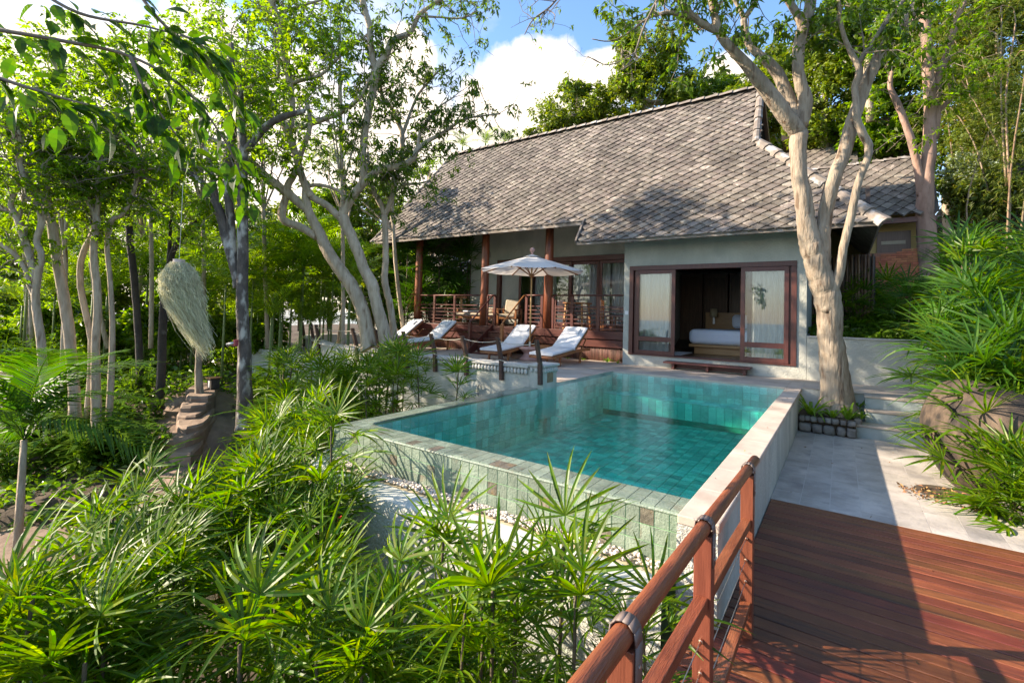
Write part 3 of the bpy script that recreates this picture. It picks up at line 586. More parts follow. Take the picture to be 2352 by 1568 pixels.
for k, y in enumerate(py_):
    z1 = zr(y) - .028
    p = MB().box((xr - .036, y - .034, -.68), (xr + .036, y + .034, z1)).build('post', postm, rl, bevel=.003)
    pts = [(xr - .039, y, z1 - .13), (xr - .039, y, z1 + .01), (xr - .034, y, z1 + .045), (xr - .018, y, z1 + .062), (xr, y, z1 + .066), (xr + .018, y, z1 + .062), (xr + .034, y, z1 + .045), (xr + .039, y, z1 + .01), (xr + .039, y, z1 - .13)]
    sm = MB()
    for a_, b2 in zip(pts[:-1], pts[1:]):
        sm.add([(a_[0], y - .024, a_[2]), (a_[0], y + .024, a_[2]), (b2[0], y + .024, b2[2]), (b2[0], y - .024, b2[2])], [(0, 1, 2, 3)])
    s = sm.build('strap', strapm, rl, True); sd = s.modifiers.new('s', 'SOLIDIFY'); sd.thickness = .004; sd.offset = 0
    for zz in (z1 - .05, z1 - .10):
        for sgn in (-1, 1): MB().lathe([(.006, -.002), (.006, .002), (.002, .004)], 8).build('screw', metal, s).matrix_local = Matrix.Translation((xr + sgn * .042, y, zz)) @ Matrix.Rotation(sgn * math.pi / 2, 4, 'Y')
    if k < len(py_) - 1:
        y2 = py_[k + 1]
        MB().bar((xr, y - .035, slope(y, .03, .055)), (xr, y2 + .035, slope(y2, .03, .055)), .05, .05).build('mid_rail', railm, rl, bevel=.003)
        MB().bar((xr, y - .035, -.455), (xr, y2 + .035, -.455), .055, .045).build('bottom_rail', railm, rl, bevel=.003)
        for zz in (-.05, -.18, -.31):
            c = MB().tube([(xr, y, zz), (xr, y2, zz)], .0022, 5).build('cable', metal, rl)
            MB().tube([(xr, y - .033, zz), (xr, y - .05, zz), (xr, y - .052, zz), (xr, y - .085, zz)], [.010, .010, .006, .0045], 8).build('turnbuckle', brass, c)
rs = random.Random(5)
# ------------------------------------------------------------------ villa
vil = thing('villa', 'grey rendered villa with steep diamond tiled roof and dark red sliding doors', 'house')
YW = 12.60
# bedroom block walls
wb = MB()
wb.box((-4.95, YW, -.3), (-4.78, YW + .25, 4.1)); wb.box((-.84, YW, -.3), (-.645, YW + .25, 3.7)); wb.box((-4.779, YW, 2.68), (-.841, YW + .25, 4.1)); wb.box((-4.779, YW, -.3), (-.841, YW + .25, .285))
wb.box((-4.95, YW + .251, -.3), (-4.75, 17.6, 4.6)); wb.box((-.90, YW + .251, -.3), (-.645, 17.6, 4.0))
wb.box((-12.15, 14.6, .3), (-10.74, 14.8, 6.3)); wb.box((-10.739, 14.6, 3.31), (-4.951, 14.8, 6.3)); wb.box((-12.15, 14.801, .3), (-11.95, 18, 6.3))
wb.box((-11.949, 17.7, .3), (-.901, 17.9, 5.5))
wb.build('wall', plaster, vil)
box('terrace_floor', (-13.75, 12.93, .80), (-4.955, 14.59, .868), woodred, vil); box('interior_floor', (-11.9, 14.81, .75), (-4.96, 17.69, .862), darkwood, vil)
box('bedroom_floor', (-4.749, YW + .02, .12), (-.901, 17.69, .295), mat('polished_floor', (.10, .045, .02), (.15, .07, .035), rough=.25, scale=4, stretch=(.5, 5, 5)), vil)
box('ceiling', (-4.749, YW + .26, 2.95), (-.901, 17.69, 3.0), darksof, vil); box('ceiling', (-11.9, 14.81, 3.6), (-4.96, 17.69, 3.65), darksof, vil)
# door frames, sliding doors with panes
def frame(x0, x1, z0, z1, y, w=.09, d=.16, top=.12, name='door_frame'):
    m = MB(); m.box((x0, y, z1 - top), (x1, y + d, z1)); m.box((x0, y, z0), (x0 + w, y + d, z1 - top - .001)); m.box((x1 - w, y, z0), (x1, y + d, z1 - top - .001)); m.box((x0 + w + .001, y, z0), (x1 - w - .001, y + d, z0 + .035))
    return m.build(name, woodredv, vil, bevel=.004)
def sash(x0, x1, z0, z1, y, w=.095, rail_z=None, name='sliding_door', h=True):
    o = MB(); o.box((x0, y, z0), (x0 + w, y + .05, z1)); o.box((x1 - w, y, z0), (x1, y + .05, z1)); o.box((x0 + w, y + .002, z1 - w), (x1 - w, y + .048, z1)); o.box((x0 + w, y + .002, z0), (x1 - w, y + .048, z0 + w * 1.05))
    zs = [(z0 + w * 1.05, z1 - w)]
    if rail_z: o.box((x0 + w, y + .002, rail_z - .06), (x1 - w, y + .048, rail_z + .06)); zs = [(z0 + w * 1.05, rail_z - .06), (rail_z + .06, z1 - w)]
    d = o.build(name, woodredv, vil, bevel=.004)
    for a, b in zs: box('glass', (x0 + w - .004, y + .020, a - .004), (x1 - w + .004, y + .028, b + .004), glass, d)
    return d
frame(-4.785, -.835, .286, 2.685, YW - .03, w=.11, d=.20)
sash(-4.60, -3.55, .325, 2.56, YW - .02, rail_z=.73); sash(-2.0, -.99, .325, 2.56, YW - .02, rail_z=.72); sash(-1.86, -.93, .325, 2.56, YW + .04, rail_z=.72); sash(-4.66, -3.62, .325, 2.56, YW + .04, rail_z=.72)
box('wall_socket', (-4.90, YW - .012, 1.36), (-4.81, YW - .001, 1.46), whitep, vil)
frame(-10.76, -4.96, .87, 3.31, 14.53, w=.14, d=.2, top=.17)
sash(-9.78, -8.62, .90, 3.13, 14.57); sash(-8.50, -7.62, .90, 3.13, 14.57); sash(-7.72, -6.62, .90, 3.13, 14.64); sash(-6.58, -5.0, .90, 3.13, 14.57)
box('door_reveal', (-10.6, 14.66, .9), (-9.8, 14.69, 3.13), plaster, vil)
for (x0, x1, z0, z1, y, lab) in ((-4.55, -3.66, .32, 2.52, YW + .22, 'sheer curtain behind the left bedroom door'), (-1.86, -.98, .32, 2.52, YW + .22, 'sheer curtain behind the right bedroom door'), (-9.2, -8.4, .9, 3.1, 14.85, 'sheer curtain behind the umbrella pole'), (-7.6, -6.3, .9, 3.1, 14.85, 'pale curtain behind the middle terrace doors'), (-6.2, -5.6, .9, 3.1, 14.8, 'gathered grey curtain at the terrace corner'), (-5.7, -5.02, .9, 3.1, 14.95, 'pale sheer curtain filling the terrace corner window')):
    n = int((x1 - x0) / .02); v = []; ph = rs.uniform(0, 6)
    for i in range(n + 1):
        x = x0 + (x1 - x0) * i / n; dy = .055 * math.sin(i * 1.05 + ph) + .02 * math.sin(i * .37); v += [(x, y + dy, z0), (x, y + dy * .8, z1)]
    o = MB().add(v, [(2 * i, 2 * i + 2, 2 * i + 3, 2 * i + 1) for i in range(n)]).build('curtain', curtainm, None, True); tag(o, lab, 'curtain', 'curtains behind the villa glass')
# interior joinery
for x0, x1 in ((-4.7, -3.95), (-3.93, -3.15), (-3.1, -2.3)): MB().box((x0, 17.3, .3), (x1, 17.6, 2.85)).box((x0 + .07, 17.28, .5), (x1 - .07, 17.299, 2.7)).build('wardrobe_panel', darkwood, vil, bevel=.01)
box('wall_pier', (-2.28, 16.9, .3), (-2.1, 17.69, 2.9), plaster, vil)
# columns
for x, lab in ((-13.36, None), (-10.15, None), (-7.60, None)):
    MB().tube([(x, 13.02, .87), (x, 13.02, 2), (x, 13.02, 3.2), (x, 13.02, 4.5)], [.15, .142, .135, .13], 18, wob=.01).build('column', colwood, vil, True)
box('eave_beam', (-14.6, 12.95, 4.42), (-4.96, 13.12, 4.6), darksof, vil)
o = box('wall_light', (-11.27, 14.52, 3.42), (-11.13, 14.599, 3.62), metal, vil, bevel=.01)
# deck edge of the veranda
for x0, x1 in ((-13.75, -10.2), (-10.197, -7.6), (-7.597, -4.956)):
    box('fascia_board', (x0, 12.86, .635), (x1, 12.925, .866), woodred, vil, bevel=.006); box('fascia_board', (x0, 12.90, .40), (x1, 12.945, .615), woodred, vil, bevel=.006)
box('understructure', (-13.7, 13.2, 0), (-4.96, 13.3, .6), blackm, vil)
bam = MB().tube([(0, 0, .004), (0, 0, .2), (0, 0, .40)], [.016, .017, .015], 7).mesh('bamboo_stick', mat('bamboo_brown', (.16, .07, .05), (.26, .13, .09), rough=.6, scale=10, vary=.3, stretch=(3, 3, .6)), True)
i = 0; x = -4.985
while x > -8.4: o = new_obj('bamboo_stick', bam, None, vil); o.location = (x, 12.97 + rs.uniform(-.006, .006), 0); x -= .0385
m = MB()
while x > -13.6:
    m.tube([(x, 12.97, .004), (x, 12.97, .40)], .016, 6); x -= .0385
o = m.build('bamboo_stick', MATS['bamboo_brown'], vil, True); o['kind'] = 'stuff'
# veranda railing
vr = thing('veranda_railing', 'dark red timber veranda railing with horizontal slats', 'railing')
def bay(x0, x1, mids, ends=(1, 1)):
    MB().tube([(x0, 12.98, 1.905), (x1, 12.98, 1.905)], .026, 10).build('top_rail', woodred, vr, True)
    xs = [x0] + mids + [x1]
    for x in mids: box('post', (x - .045, 12.95, .868), (x + .045, 13.01, 1.88), woodredv, vr, bevel=.004)
    for a, b in zip(xs[:-1], xs[1:]):
        for z in (1.56, 1.435, 1.31, 1.185, 1.06, .935):
            box('slat', (a + .046, 12.965, z - .018), (b - .046, 12.99, z + .018), woodred, vr)
bay(-13.20, -10.32, [-12.45, -11.46]); bay(-9.98, -9.64, [-9.98, -9.66]); bay(-8.40, -7.78, [-8.38, -7.8]); bay(-7.44, -4.955, [-7.40, -6.73, -5.87])
# stair down to the sun terrace
sta = thing('veranda_stair', 'dark red timber stair with sloping handrails down to the sun terrace', 'stairs')
for i in range(4):
    z = .87 - .215 * (i + 1) + .0; y = 12.86 - .27 * i; box('tread', (-9.62 + .02, y - .29, z - .0), (-8.42, y, z + .045), woodred, sta, bevel=.005); box('riser', (-9.60, y - .02, z + .046), (-8.44, y - .001, z + .20), woodred, sta)
for x in (-9.66, -8.40):
    MB().bar((x, 12.92, .80), (x, 11.72, -.02 + .08), .045, .24).build('stringer', woodred, sta)
    xx = x - .08
    MB().tube([(x, 12.98, 1.905), (x - .02, 12.86, 1.88), (xx, 11.80, 1.0), (xx, 11.76, .93)], .026, 10).build('handrail', woodred if x < -9 else teak, sta, True)
    box('newel', (xx - .045, 11.75, .003), (xx + .045, 11.83, .97), woodredv if x < -9 else teak, sta, bevel=.004)
# bench step under the bedroom door
bs = thing('step_bench', 'low dark red timber step shelf fixed under the bedroom door', 'step')
box('top_board', (-3.72, 12.20, .155), (-1.72, 12.57, .20), woodred, bs, bevel=.006); box('back_board', (-3.55, 12.53, .03), (-1.84, 12.56, .154), woodred, bs)
for x in (-3.5, -2.68, -1.86): MB().prism([(0, 0)] * 0 + [(x - .03, .02), (x + .03, .02), (x + .03, .154), (x - .03, .154)], 12.28, 12.52).build('bracket', woodred, bs)

# ------------------------------------------------------------------ roof
PIT = 1.407; YE = 11.78; ZE = 3.30
def rp(x, s, h=0):         # point on the front roof plane: s metres up the slope, h above it
    c = 1 / math.sqrt(1 + PIT * PIT); si = PIT * c
    return np.array([x, YE + s * c - h * si, ZE + s * si + h * c])
SR = (15.10 - YE) * math.sqrt(1 + PIT * PIT)          # slope length to the ridge
SU = (12.235 - YE) * math.sqrt(1 + PIT * PIT)         # where the upper eave starts
GX, GS = -1.82, (13.66 - YE) * math.sqrt(1 + PIT * PIT)
poly = [(-6.02, 0), (.66, 0), (GX, GS), (-1.95, SR), (-13.65, SR), (-15.2, SU), (-6.02, SU)]
roof = MB(); n = len(poly)
top = [rp(*p) for p in poly]; bot = [rp(p[0], p[1], -.09) for p in poly]
roof.add(top + bot, [tuple(range(n)), tuple(range(2 * n - 1, n - 1, -1))] + [(i, i + n, (i + 1) % n + n, (i + 1) % n) for i in range(n)])
rf = roof.build('roof', mat('roof_underlay', (.07, .06, .055), (.09, .08, .07), rough=.9), vil)
# back slope, hip ends, gablet
ridge_y = 15.10; bk = lambda x, y, z: (x, 2 * ridge_y - y, z)
zr_ = rp(0, SR)[2]; m = MB()
pts = [tuple(p) for p in top]
m.add([pts[4], pts[3], bk(*pts[2]), bk(.66, YE, ZE), bk(-15.2, *rp(0, SU)[1:])], [(4, 3, 2, 1, 0)])
m.add([pts[5], pts[4], bk(*pts[5])], [(2, 1, 0)])                       # left hip end
m.add([pts[1], bk(*pts[1]), bk(*pts[2]), pts[2]], [(0, 1, 2, 3)])       # right hip end
o = m.build('roof_slope', roofm, vil); sd = o.modifiers.new('s', 'SOLIDIFY'); sd.thickness = .07
o = MB().add([pts[2], bk(*pts[2]), pts[3]], [(0, 1, 2)]).build('gable_panel', mat('gable_board', (.09, .085, .07), (.13, .12, .10), rough=.8, scale=3, stretch=(1, 4, 1)), vil); o.location.x = -.22
for a in (pts[2], bk(*pts[2])): MB().bar((a[0] + .02, a[1], a[2] - .05), (pts[3][0] + .05, pts[3][1], pts[3][2] - .05), .09, .16).build('barge_board', darkwood, vil)
w_, h_ = .36, .235
def inpoly(x, s):
    c = False; j = n - 1
    for i in range(n):
        (xi, yi), (xj, yj) = poly[i], poly[j]
        if (yi > s) != (yj > s) and x < (xj - xi) * (s - yi) / (yj - yi) + xi: c = not c
        j = i
    return c
tiles = []
for r in range(0, int(SR / (h_ / 2)) + 1):
    s = r * h_ / 2
    x = -15.4 + (r % 2) * w_ / 2
    while x < .8:
        if inpoly(x, s + .02) and inpoly(x + (.04 if x > -8 else -.04), s + .02): tiles.append((x, s))
        x += w_
def tile_geo(clip=False):
    b, l_, r_, t = (0, -h_ / 2 - .028), (-w_ / 2, .0), (w_ / 2, .0), (0, h_ / 2 + .03)
    if clip: b = (0, -.035)
    v = [(b[0], b[1], .062), (r_[0], r_[1], .044), (t[0], t[1], .002), (l_[0], l_[1], .040), (b[0], b[1], .012), (r_[0], r_[1] + .0, .004), (l_[0], l_[1], .004), (-.0, .02, .048)]
    return v, [(0, 1, 7), (1, 2, 7), (2, 3, 7), (3, 0, 7), (4, 5, 1, 0), (6, 4, 0, 3)]
c_ = 1 / math.sqrt(1 + PIT * PIT); Rr = np.array([[1, 0, 0], [0, c_, -PIT * c_], [0, PIT * c_, c_]])
tv, tf = tile_geo(); tme = MB().add(tv, tf).mesh('roof_tile', roofm)
ev, ef = tile_geo(True); eme = MB().add(ev, ef).mesh('roof_tile', roofm)
Rm = Matrix(Rr.tolist()).to_4x4()
tiles.sort(key=lambda t: np.linalg.norm(rp(*t) - CPOS))
for k, (x, s) in enumerate(tiles[:300]):
    up = (s < .01) or (x < -6.02 and s < SU + .05)
    o = new_obj('roof_tile', eme if up else tme, None, rf); o.matrix_local = Matrix.Translation(rp(x + rs.uniform(-.006, .006), s + rs.uniform(-.006, .006))) @ Rm @ Matrix.Rotation(rs.uniform(-.03, .03), 4, 'Z') @ Matrix.Rotation(rs.uniform(-.02, .02), 4, 'X')
m = MB()
for x, s in tiles[300:]:
    vv, ff = (ev, ef) if (s < .01 or (x < -6.02 and s < SU + .1)) else (tv, tf)
    a = rs.uniform(-.035, .035); R2 = np.array([[math.cos(a), -math.sin(a), 0], [math.sin(a), math.cos(a), 0], [0, 0, 1]])
    P = (np.array(vv) * [1, 1, rs.uniform(.85, 1.2)]) @ R2.T @ Rr.T + rp(x, s); m.add(P, ff)
o = m.build('roof_tile', roofm, rf); o['kind'] = 'stuff'
# eave edge boards, rafter ends
m = MB(); m.bar(rp(-6.02, -.005, -.03), rp(.66, -.005, -.03), .05, .09).bar(rp(-15.2, SU - .005, -.03), rp(-6.05, SU - .005, -.03), .05, .09); m.build('eave_board', capm, vil)
MB().bar(rp(-6.03, 0, .03), rp(-6.03, SU + .1, .03), .05, .1).build('verge_board', capm, vil)
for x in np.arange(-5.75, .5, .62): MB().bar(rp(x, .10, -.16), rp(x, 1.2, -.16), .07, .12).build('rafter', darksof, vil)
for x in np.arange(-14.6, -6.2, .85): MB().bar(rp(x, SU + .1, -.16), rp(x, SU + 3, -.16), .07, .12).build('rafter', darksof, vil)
# caps
def cap_run(name, a, b, n_, w, parent=vil, up=(0, 0, 1)):
    a = np.array(a); b = np.array(b); d = (b - a) / n_; L_ = np.linalg.norm(d); dn = d / L_; side = np.cross(dn, up); side /= np.linalg.norm(side); uu = np.cross(side, dn)
    pr_ = [(-1, -.55), (-.62, .02), (0, .22), (.62, .02), (1, -.55)]
    v = []
    for t, k in ((-.06, 1.08), (1.0, .92)):
        for x, z in pr_: v.append(((x * w * k), t * L_, z * w * k + (.03 if t < 0 else 0)))
    v += [(v[i][0], v[i][1], v[i][2] - .05) for i in range(5)]
    me = MB().add(v, [(i, i + 1, i + 6, i + 5) for i in range(4)] + [(i + 1, i, i + 10, i + 11) for i in range(4)]).mesh(name, capm)
    M4 = Matrix.Identity(4)
    for i in range(3): M4[i][0] = side[i]; M4[i][1] = dn[i]; M4[i][2] = uu[i]
    for i in range(n_):
        o = new_obj(name, me, None, parent); p = a + d * i; o.matrix_local = Matrix.Translation(p) @ M4 @ Matrix.Rotation(rs.uniform(-.02, .02), 4, 'Y')
cap_run('ridge_cap', rp(-1.90, SR, .06), rp(-13.7, SR, .06), 30, .15)
cap_run('hip_cap', rp(.70, -.02, .06), rp(GX + .02, GS, .05), 10, .15, up=(-.35, -.2, 1))
cap_run('verge_cap', rp(GX - .02, GS - .05, .06), rp(-1.93, SR, .07), 5, .10)
cap_run('hip_cap', rp(-15.22, SU, .03), rp(-13.65, SR, .04), 16, .09, up=(.6, -.2, 1))
# ------------------------------------------------------------------ bedroom things
bd = thing('bed', 'low wooden bed with pale blue white duvet seen through the open doors', 'bed', (-3.5, 14.3, .296))
box('plinth', (.0, .10, 0), (2.0, 2.0, .20), bedwood, bd, bevel=.01); box('frame', (-.12, -.02, .201), (2.1, 2.1, .28), bedwood, bd, bevel=.01); box('headboard', (-.15, 2.12, .0), (2.2, 2.2, 1.22), bedwood, bd, bevel=.01)
o = MB().box((-.14, -.02, .281), (2.1, 2.08, .70)).build('duvet', linen, bd); b = o.modifiers.new('b', 'BEVEL'); b.width = .14; b.segments = 6
for i in (0,): o = MB().box((.72, 1.62, .74), (1.55, 1.98, 1.16)).build('pillow', linen, bd); b = o.modifiers.new('b', 'BEVEL'); b.width = .12; b.segments = 5
wl = thing('wall_lamp', 'small wall lamp with cream fabric shade beside the headboard', 'lamp', (-3.35, 16.2, 1.25))
MB().lathe([(.12, .0), (.10, .26), (.098, .26), (.118, 0)], 18, (0, 0, .12)).build('lamp_shade', shadem, wl, True); MB().box((-.03, .02, -.1), (.03, .06, .08)).box((-.015, -.01, .0), (.015, .04, .14)).build('bracket', metal, wl)
o = box('rug', (-4.4, 13.4, .297), (-3.6, 14.6, .31), white); tag(o, 'pale rug on the bedroom floor beside the bed', 'rug')

# ------------------------------------------------------------------ sun loungers
def lounger(label, loc, rz, tilt=.62, towel='flat'):
    t = thing('sun_lounger', label, 'sun lounger', loc, rz, 'sun loungers on the terrace')    # foot at y=0, head at y=2.05
    W2 = .34
    for sx in (-1, 1):
        pts = smoothpath([(sx * W2, 0, .235), (sx * W2, .5, .275), (sx * W2, 1.1, .335), (sx * W2, 1.7, .36), (sx * W2, 2.05, .355)], 3)
        m = MB()
        for a, b in zip(pts[:-1], pts[1:]): m.bar(a, b, .035, .075)
        m.build('side_rail', teak, t)
        for y, zt_ in ((.42, .25), (1.55, .32)):
            MB().bar((sx * (W2 - .03), y, zt_), (sx * (W2 - .03), y - .04, .005), .045, .06, up=(0, 1, 0)).build('leg', teak, t)
        MB().bar((sx * (W2 - .05), 1.62, .34), (sx * (W2 - .05), 1.92, .36 + .3), .025, .03).build('prop', teak, t)
    m = MB()
    for y in np.arange(.04, 1.15, .075): z = .255 + .085 * min(1, y / 1.2); m.box((-W2 + .02, y, z), (W2 - .02, y + .055, z + .018))
    m.build('slat', teak, t)
    MB().tube([(-W2, -.0, .235), (-W2 * .5, -.05, .232), (0, -.065, .23), (W2 * .5, -.05, .232), (W2, 0, .235)], .03, 8).build('foot_rail', teak, t, True)
    yb, zb = 1.15, .365; ca, sa = math.cos(tilt), math.sin(tilt); L_ = .92
    MB().add([(-W2, yb, zb), (W2, yb, zb), (W2, yb + L_ * ca, zb + L_ * sa), (-W2, yb + L_ * ca, zb + L_ * sa), (-W2, yb + .03 * sa, zb - .03), (W2, yb + .03, zb - .03), (W2, yb + L_ * ca + .03 * sa, zb + L_ * sa - .03), (-W2, yb + L_ * ca + .03 * sa, zb + L_ * sa - .03)],
             [(0, 1, 2, 3), (7, 6, 5, 4), (0, 3, 7, 4), (1, 5, 6, 2), (3, 2, 6, 7), (0, 4, 5, 1)]).build('back_frame', teak, t)
    # mattress: profile swept across the width
    prof = [(-.03, .285), (.5, .325), (1.12, .385)]; prof += [(yb + k * L_ * ca, zb + .03 + k * L_ * sa) for k in (.02, .5, 1.0)]
    prof = smoothpath([(0, a, b) for a, b in prof], 5); th_ = .065; v = []; f = []
    d = np.gradient(prof, axis=0); nn = np.stack([0 * d[:, 0], -d[:, 2], d[:, 1]], 1); nn /= np.linalg.norm(nn, axis=1)[:, None]
    sec = [(-W2 + .01, 0), (W2 - .01, 0), (W2, .35), (W2 - .0, .7), (W2 - .04, 1), (0, 1.12), (-W2 + .04, 1), (-W2, .7), (-W2, .35)]; ns = len(sec)
    for i, p in enumerate(prof):
        e = 1 - .0
        for x, z in sec: q = p + nn[i] * (z * th_); v.append((x, q[1], q[2]))
    for i in range(len(prof) - 1):
        for j in range(ns): a = i * ns + j; b = i * ns + (j + 1) % ns; f.append((a, b, b + ns, a + ns))
    f += [tuple(range(ns)), tuple(len(v) - 1 - j for j in range(ns))]
    MB().add(v, f).build('mattress', white, t, bevel=.008)
    # folded towel pillow near the top of the back rest
    k0, k1 = .60, .86; hx = .22; off = th_ * 1.1
    q = []
    for hh in (off, off + .055):
        for kx, ky in ((-hx, k0), (hx, k0), (hx, k1), (-hx, k1)): q.append((kx, yb + ky * L_ * ca - sa * hh, zb + .03 + ky * L_ * sa + ca * hh))
    o = MB().add(q, [(3, 2, 1, 0), (4, 5, 6, 7), (0, 1, 5, 4), (1, 2, 6, 5), (2, 3, 7, 6), (3, 0, 4, 7)]).build('pillow', white, t); b = o.modifiers.new('b', 'BEVEL'); b.width = .022; b.segments = 3
    return t
lounger('white cushioned teak lounger nearest the bedroom block, right of the umbrella', (-6.16, 10.28, .003), .0, .60)
lounger('white cushioned teak lounger just left of the umbrella pole', (-7.80, 10.35, .003), .05, .60)
lounger('white cushioned teak lounger between the second stair newel and the small table', (-11.5, 10.75, .003), -.08, .64)
lounger('farthest white teak lounger beside the tree trunks', (-13.5, 10.95, .003), -.22, .64)
def side_table(label, loc):
    t = thing('side_table', label, 'table', loc, 0, 'small slatted side tables'); 
    for i in range(6): box('top_slat', (-.24 + i * .08, -.22, .40), (-.24 + i * .08 + .07, .22, .42), teak, t)
    for sx in (-1, 1):
        for sy in (-1, 1): box('leg', (sx * .22 - .02, sy * .2 - .02, 0), (sx * .22 + .02, sy * .2 + .02, .399), teak, t)
    m = MB(); m.box((-.24, -.222, .33), (.24, -.205, .398)).box((-.24, .205, .33), (.24, .222, .398)); m.box((-.24, -.2, .12), (.24, -.18, .15)); m.build('apron', teak, t)
side_table('small reddish teak side table beside the umbrella base', (-6.95, 11.75, .003)); side_table('small reddish teak side table between the two farther loungers', (-12.35, 11.7, .003))
# umbrella
um = thing('patio_umbrella', 'off white octagonal garden umbrella with wooden pole and pink finial', 'umbrella', (-7.28, 11.5, .003))
MB().tube([(0, 0, .3), (0, 0, 1.5), (0, 0, 2.96)], .024, 12).build('pole', teaklight, um, True)
MB().lathe([(.028, 0), (.05, .02), (.035, .05), (.03, .08), (.06, .12), (.075, .16), (.06, .20), (.02, .225)], 16, (0, 0, 2.97)).build('finial', pinkstone, um, True)
RC = 1.52; v = []; f = []; ns = 6
for i in range(8):
    a0 = i * math.pi / 4 + .2; a1 = a0 + math.pi / 4
    for k in range(ns + 1):
        t = k / ns; z = 2.98 - .46 * t - .05 * math.sin(t * math.pi) * 0
        for j in range(5):
            u = j / 4; a = a0 * (1 - u) + a1 * u; P = np.array([math.cos(a0), math.sin(a0)]) * (1 - u) + np.array([math.cos(a1), math.sin(a1)]) * u
            sag = -.035 * math.sin(u * math.pi) * t; v.append((P[0] * RC * t * (1), P[1] * RC * t, z + sag))
    b = i * (ns + 1) * 5
    for k in range(ns):
        for j in range(4): q = b + k * 5 + j; f.append((q, q + 5, q + 6, q + 1))
MB().add(v, f).build('canopy', canvas, um, True)
MB().lathe([(.27, 2.925), (.02, 3.0), (.018, 2.99), (.26, 2.915)], 8).build('vent_cap', canvas, um)
for i in range(8):
    a = i * math.pi / 4 + .2; r = MB().bar((0, 0, 2.945), (math.cos(a) * RC * .985, math.sin(a) * RC * .985, 2.50), .022, .03).build('rib', teak, um)
    MB().bar((math.cos(a) * .05, math.sin(a) * .05, 2.40), (math.cos(a) * .62, math.sin(a) * .62, 2.76), .018, .024).build('strut', teak, r)
MB().lathe([(.03, 2.34), (.07, 2.36), (.075, 2.42), (.03, 2.45)], 12).build('hub', teak, um, True); MB().lathe([(.03, 2.84), (.06, 2.86), (.06, 2.95), (.03, 2.97)], 12).build('top_hub', teak, um, True)
MB().lathe([(.30, 0), (.29, .06), (.20, .12), (.17, .20), (.24, .27), (.32, .31), (.33, .36), (.05, .38)], 20).build('base', pinkstone, um, True)
MB().tube([(0, 0, .38), (0, 0, .52)], .035, 12).build('sleeve', metal, um)
# veranda furniture
def armchair(label, loc, rz):
    t = thing('armchair', label, 'armchair', loc, rz)
    for sx in (-.34, .34):
        for sy, h in ((-.3, .56), (.3, .62)): box('leg', (sx - .03, sy - .03, 0), (sx + .03, sy + .03, h), teak, t)
        box('armrest', (sx - .045, -.36, .561), (sx + .045, .36, .6), teak, t)
    MB().box((-.33, -.32, .24), (.33, .32, .30)).build('seat_frame', teak, t)
    for z in (.42, .54, .66): box('back_slat', (-.31, .30, z), (.31, .335, z + .06), teak, t)
    box('cushion', (-.30, -.33, .301), (.30, .27, .42), beige, t, bevel=.035)
    o = MB().add([(-.27, .12, .43), (.27, .12, .43), (.27, .27, .95), (-.27, .27, .95), (-.27, .25, .42), (.27, .25, .42), (.27, .38, .93), (-.27, .38, .93)], [(0, 1, 2, 3), (7, 6, 5, 4), (0, 3, 7, 4), (1, 5, 6, 2), (3, 2, 6, 7), (0, 4, 5, 1)]).build('back_cushion', beige, t, bevel=.05)
armchair('teak armchair with beige cushions beside the stair head', (-9.75, 14.0, .869), .25)
sf = thing('daybed', 'low teak daybed with beige cushions behind the veranda column', 'daybed', (-11.1, 14.0, .869))
box('frame', (-.9, -.35, .22), (.9, .35, .30), teak, sf); box('mattress', (-.88, -.34, .301), (.88, .34, .42), beige, sf, bevel=.03)
for sx in (-.85, .85):
    for sy in (-.3, .3): box('leg', (sx - .03, sy - .03, 0), (sx + .03, sy + .03, .58), teak, sf)
o = MB().lathe([(.02, -.28), (.10, -.2), (.12, 0), (.10, .2), (.02, .28)], 12).build('bolster', beige, sf, True); o.rotation_euler = (0, math.pi / 2, 0); o.location = (.5, 0, .52)
box('towel', (-.6, -.28, .425), (-.1, .2, .50), white, sf, bevel=.02)
tb = thing('dining_table', 'square orange teak dining table behind the veranda railing', 'table', (-6.95, 13.75, .869))
box('table_top', (-.36, -.32, .80), (.36, .32, .84), teak, tb, bevel=.006)
for sx in (-1, 1):
    for sy in (-1, 1): MB().bar((sx * .28, sy * .25, .80), (sx * .33, sy * .29, 0), .05, .05).build('leg', teaklight, tb)
def dchair(label, loc, rz, m_=teak):
    t = thing('dining_chair', label, 'chair', loc, rz, 'teak dining chairs on the veranda')
    for sx in (-.22, .22):
        box('leg', (sx - .02, -.22, 0), (sx + .02, -.18, .44), m_, t); box('leg', (sx - .02, .2, 0), (sx + .02, .24, .92), m_, t); box('armrest', (sx - .025, -.23, .64), (sx + .025, .2, .665), m_, t)
    box('seat', (-.23, -.23, .42), (.23, .22, .45), m_, t)
    for z in (.56, .64, .72, .80, .87): box('back_slat', (-.2, .205, z), (.2, .225, z + .045), m_, t)
    box('throw', (-.17, .14, .5), (.17, .20, .91), white, t, bevel=.02); box('cushion', (-.21, -.2, .451), (.21, .18, .49), mat('dark_cushion', (.05, .05, .06), rough=.9) if 'dark_cushion' not in MATS else MATS['dark_cushion'], t, bevel=.015)
dchair('teak dining chair with white throw right of the dining table', (-6.35, 13.8, .869), -1.3); dchair('teak dining chair with white throw nearest the bedroom block wall', (-5.55, 13.9, .869), -1.4); dchair('dark teak dining chair left of the dining table', (-7.5, 13.95, .869), 1.4, woodred)
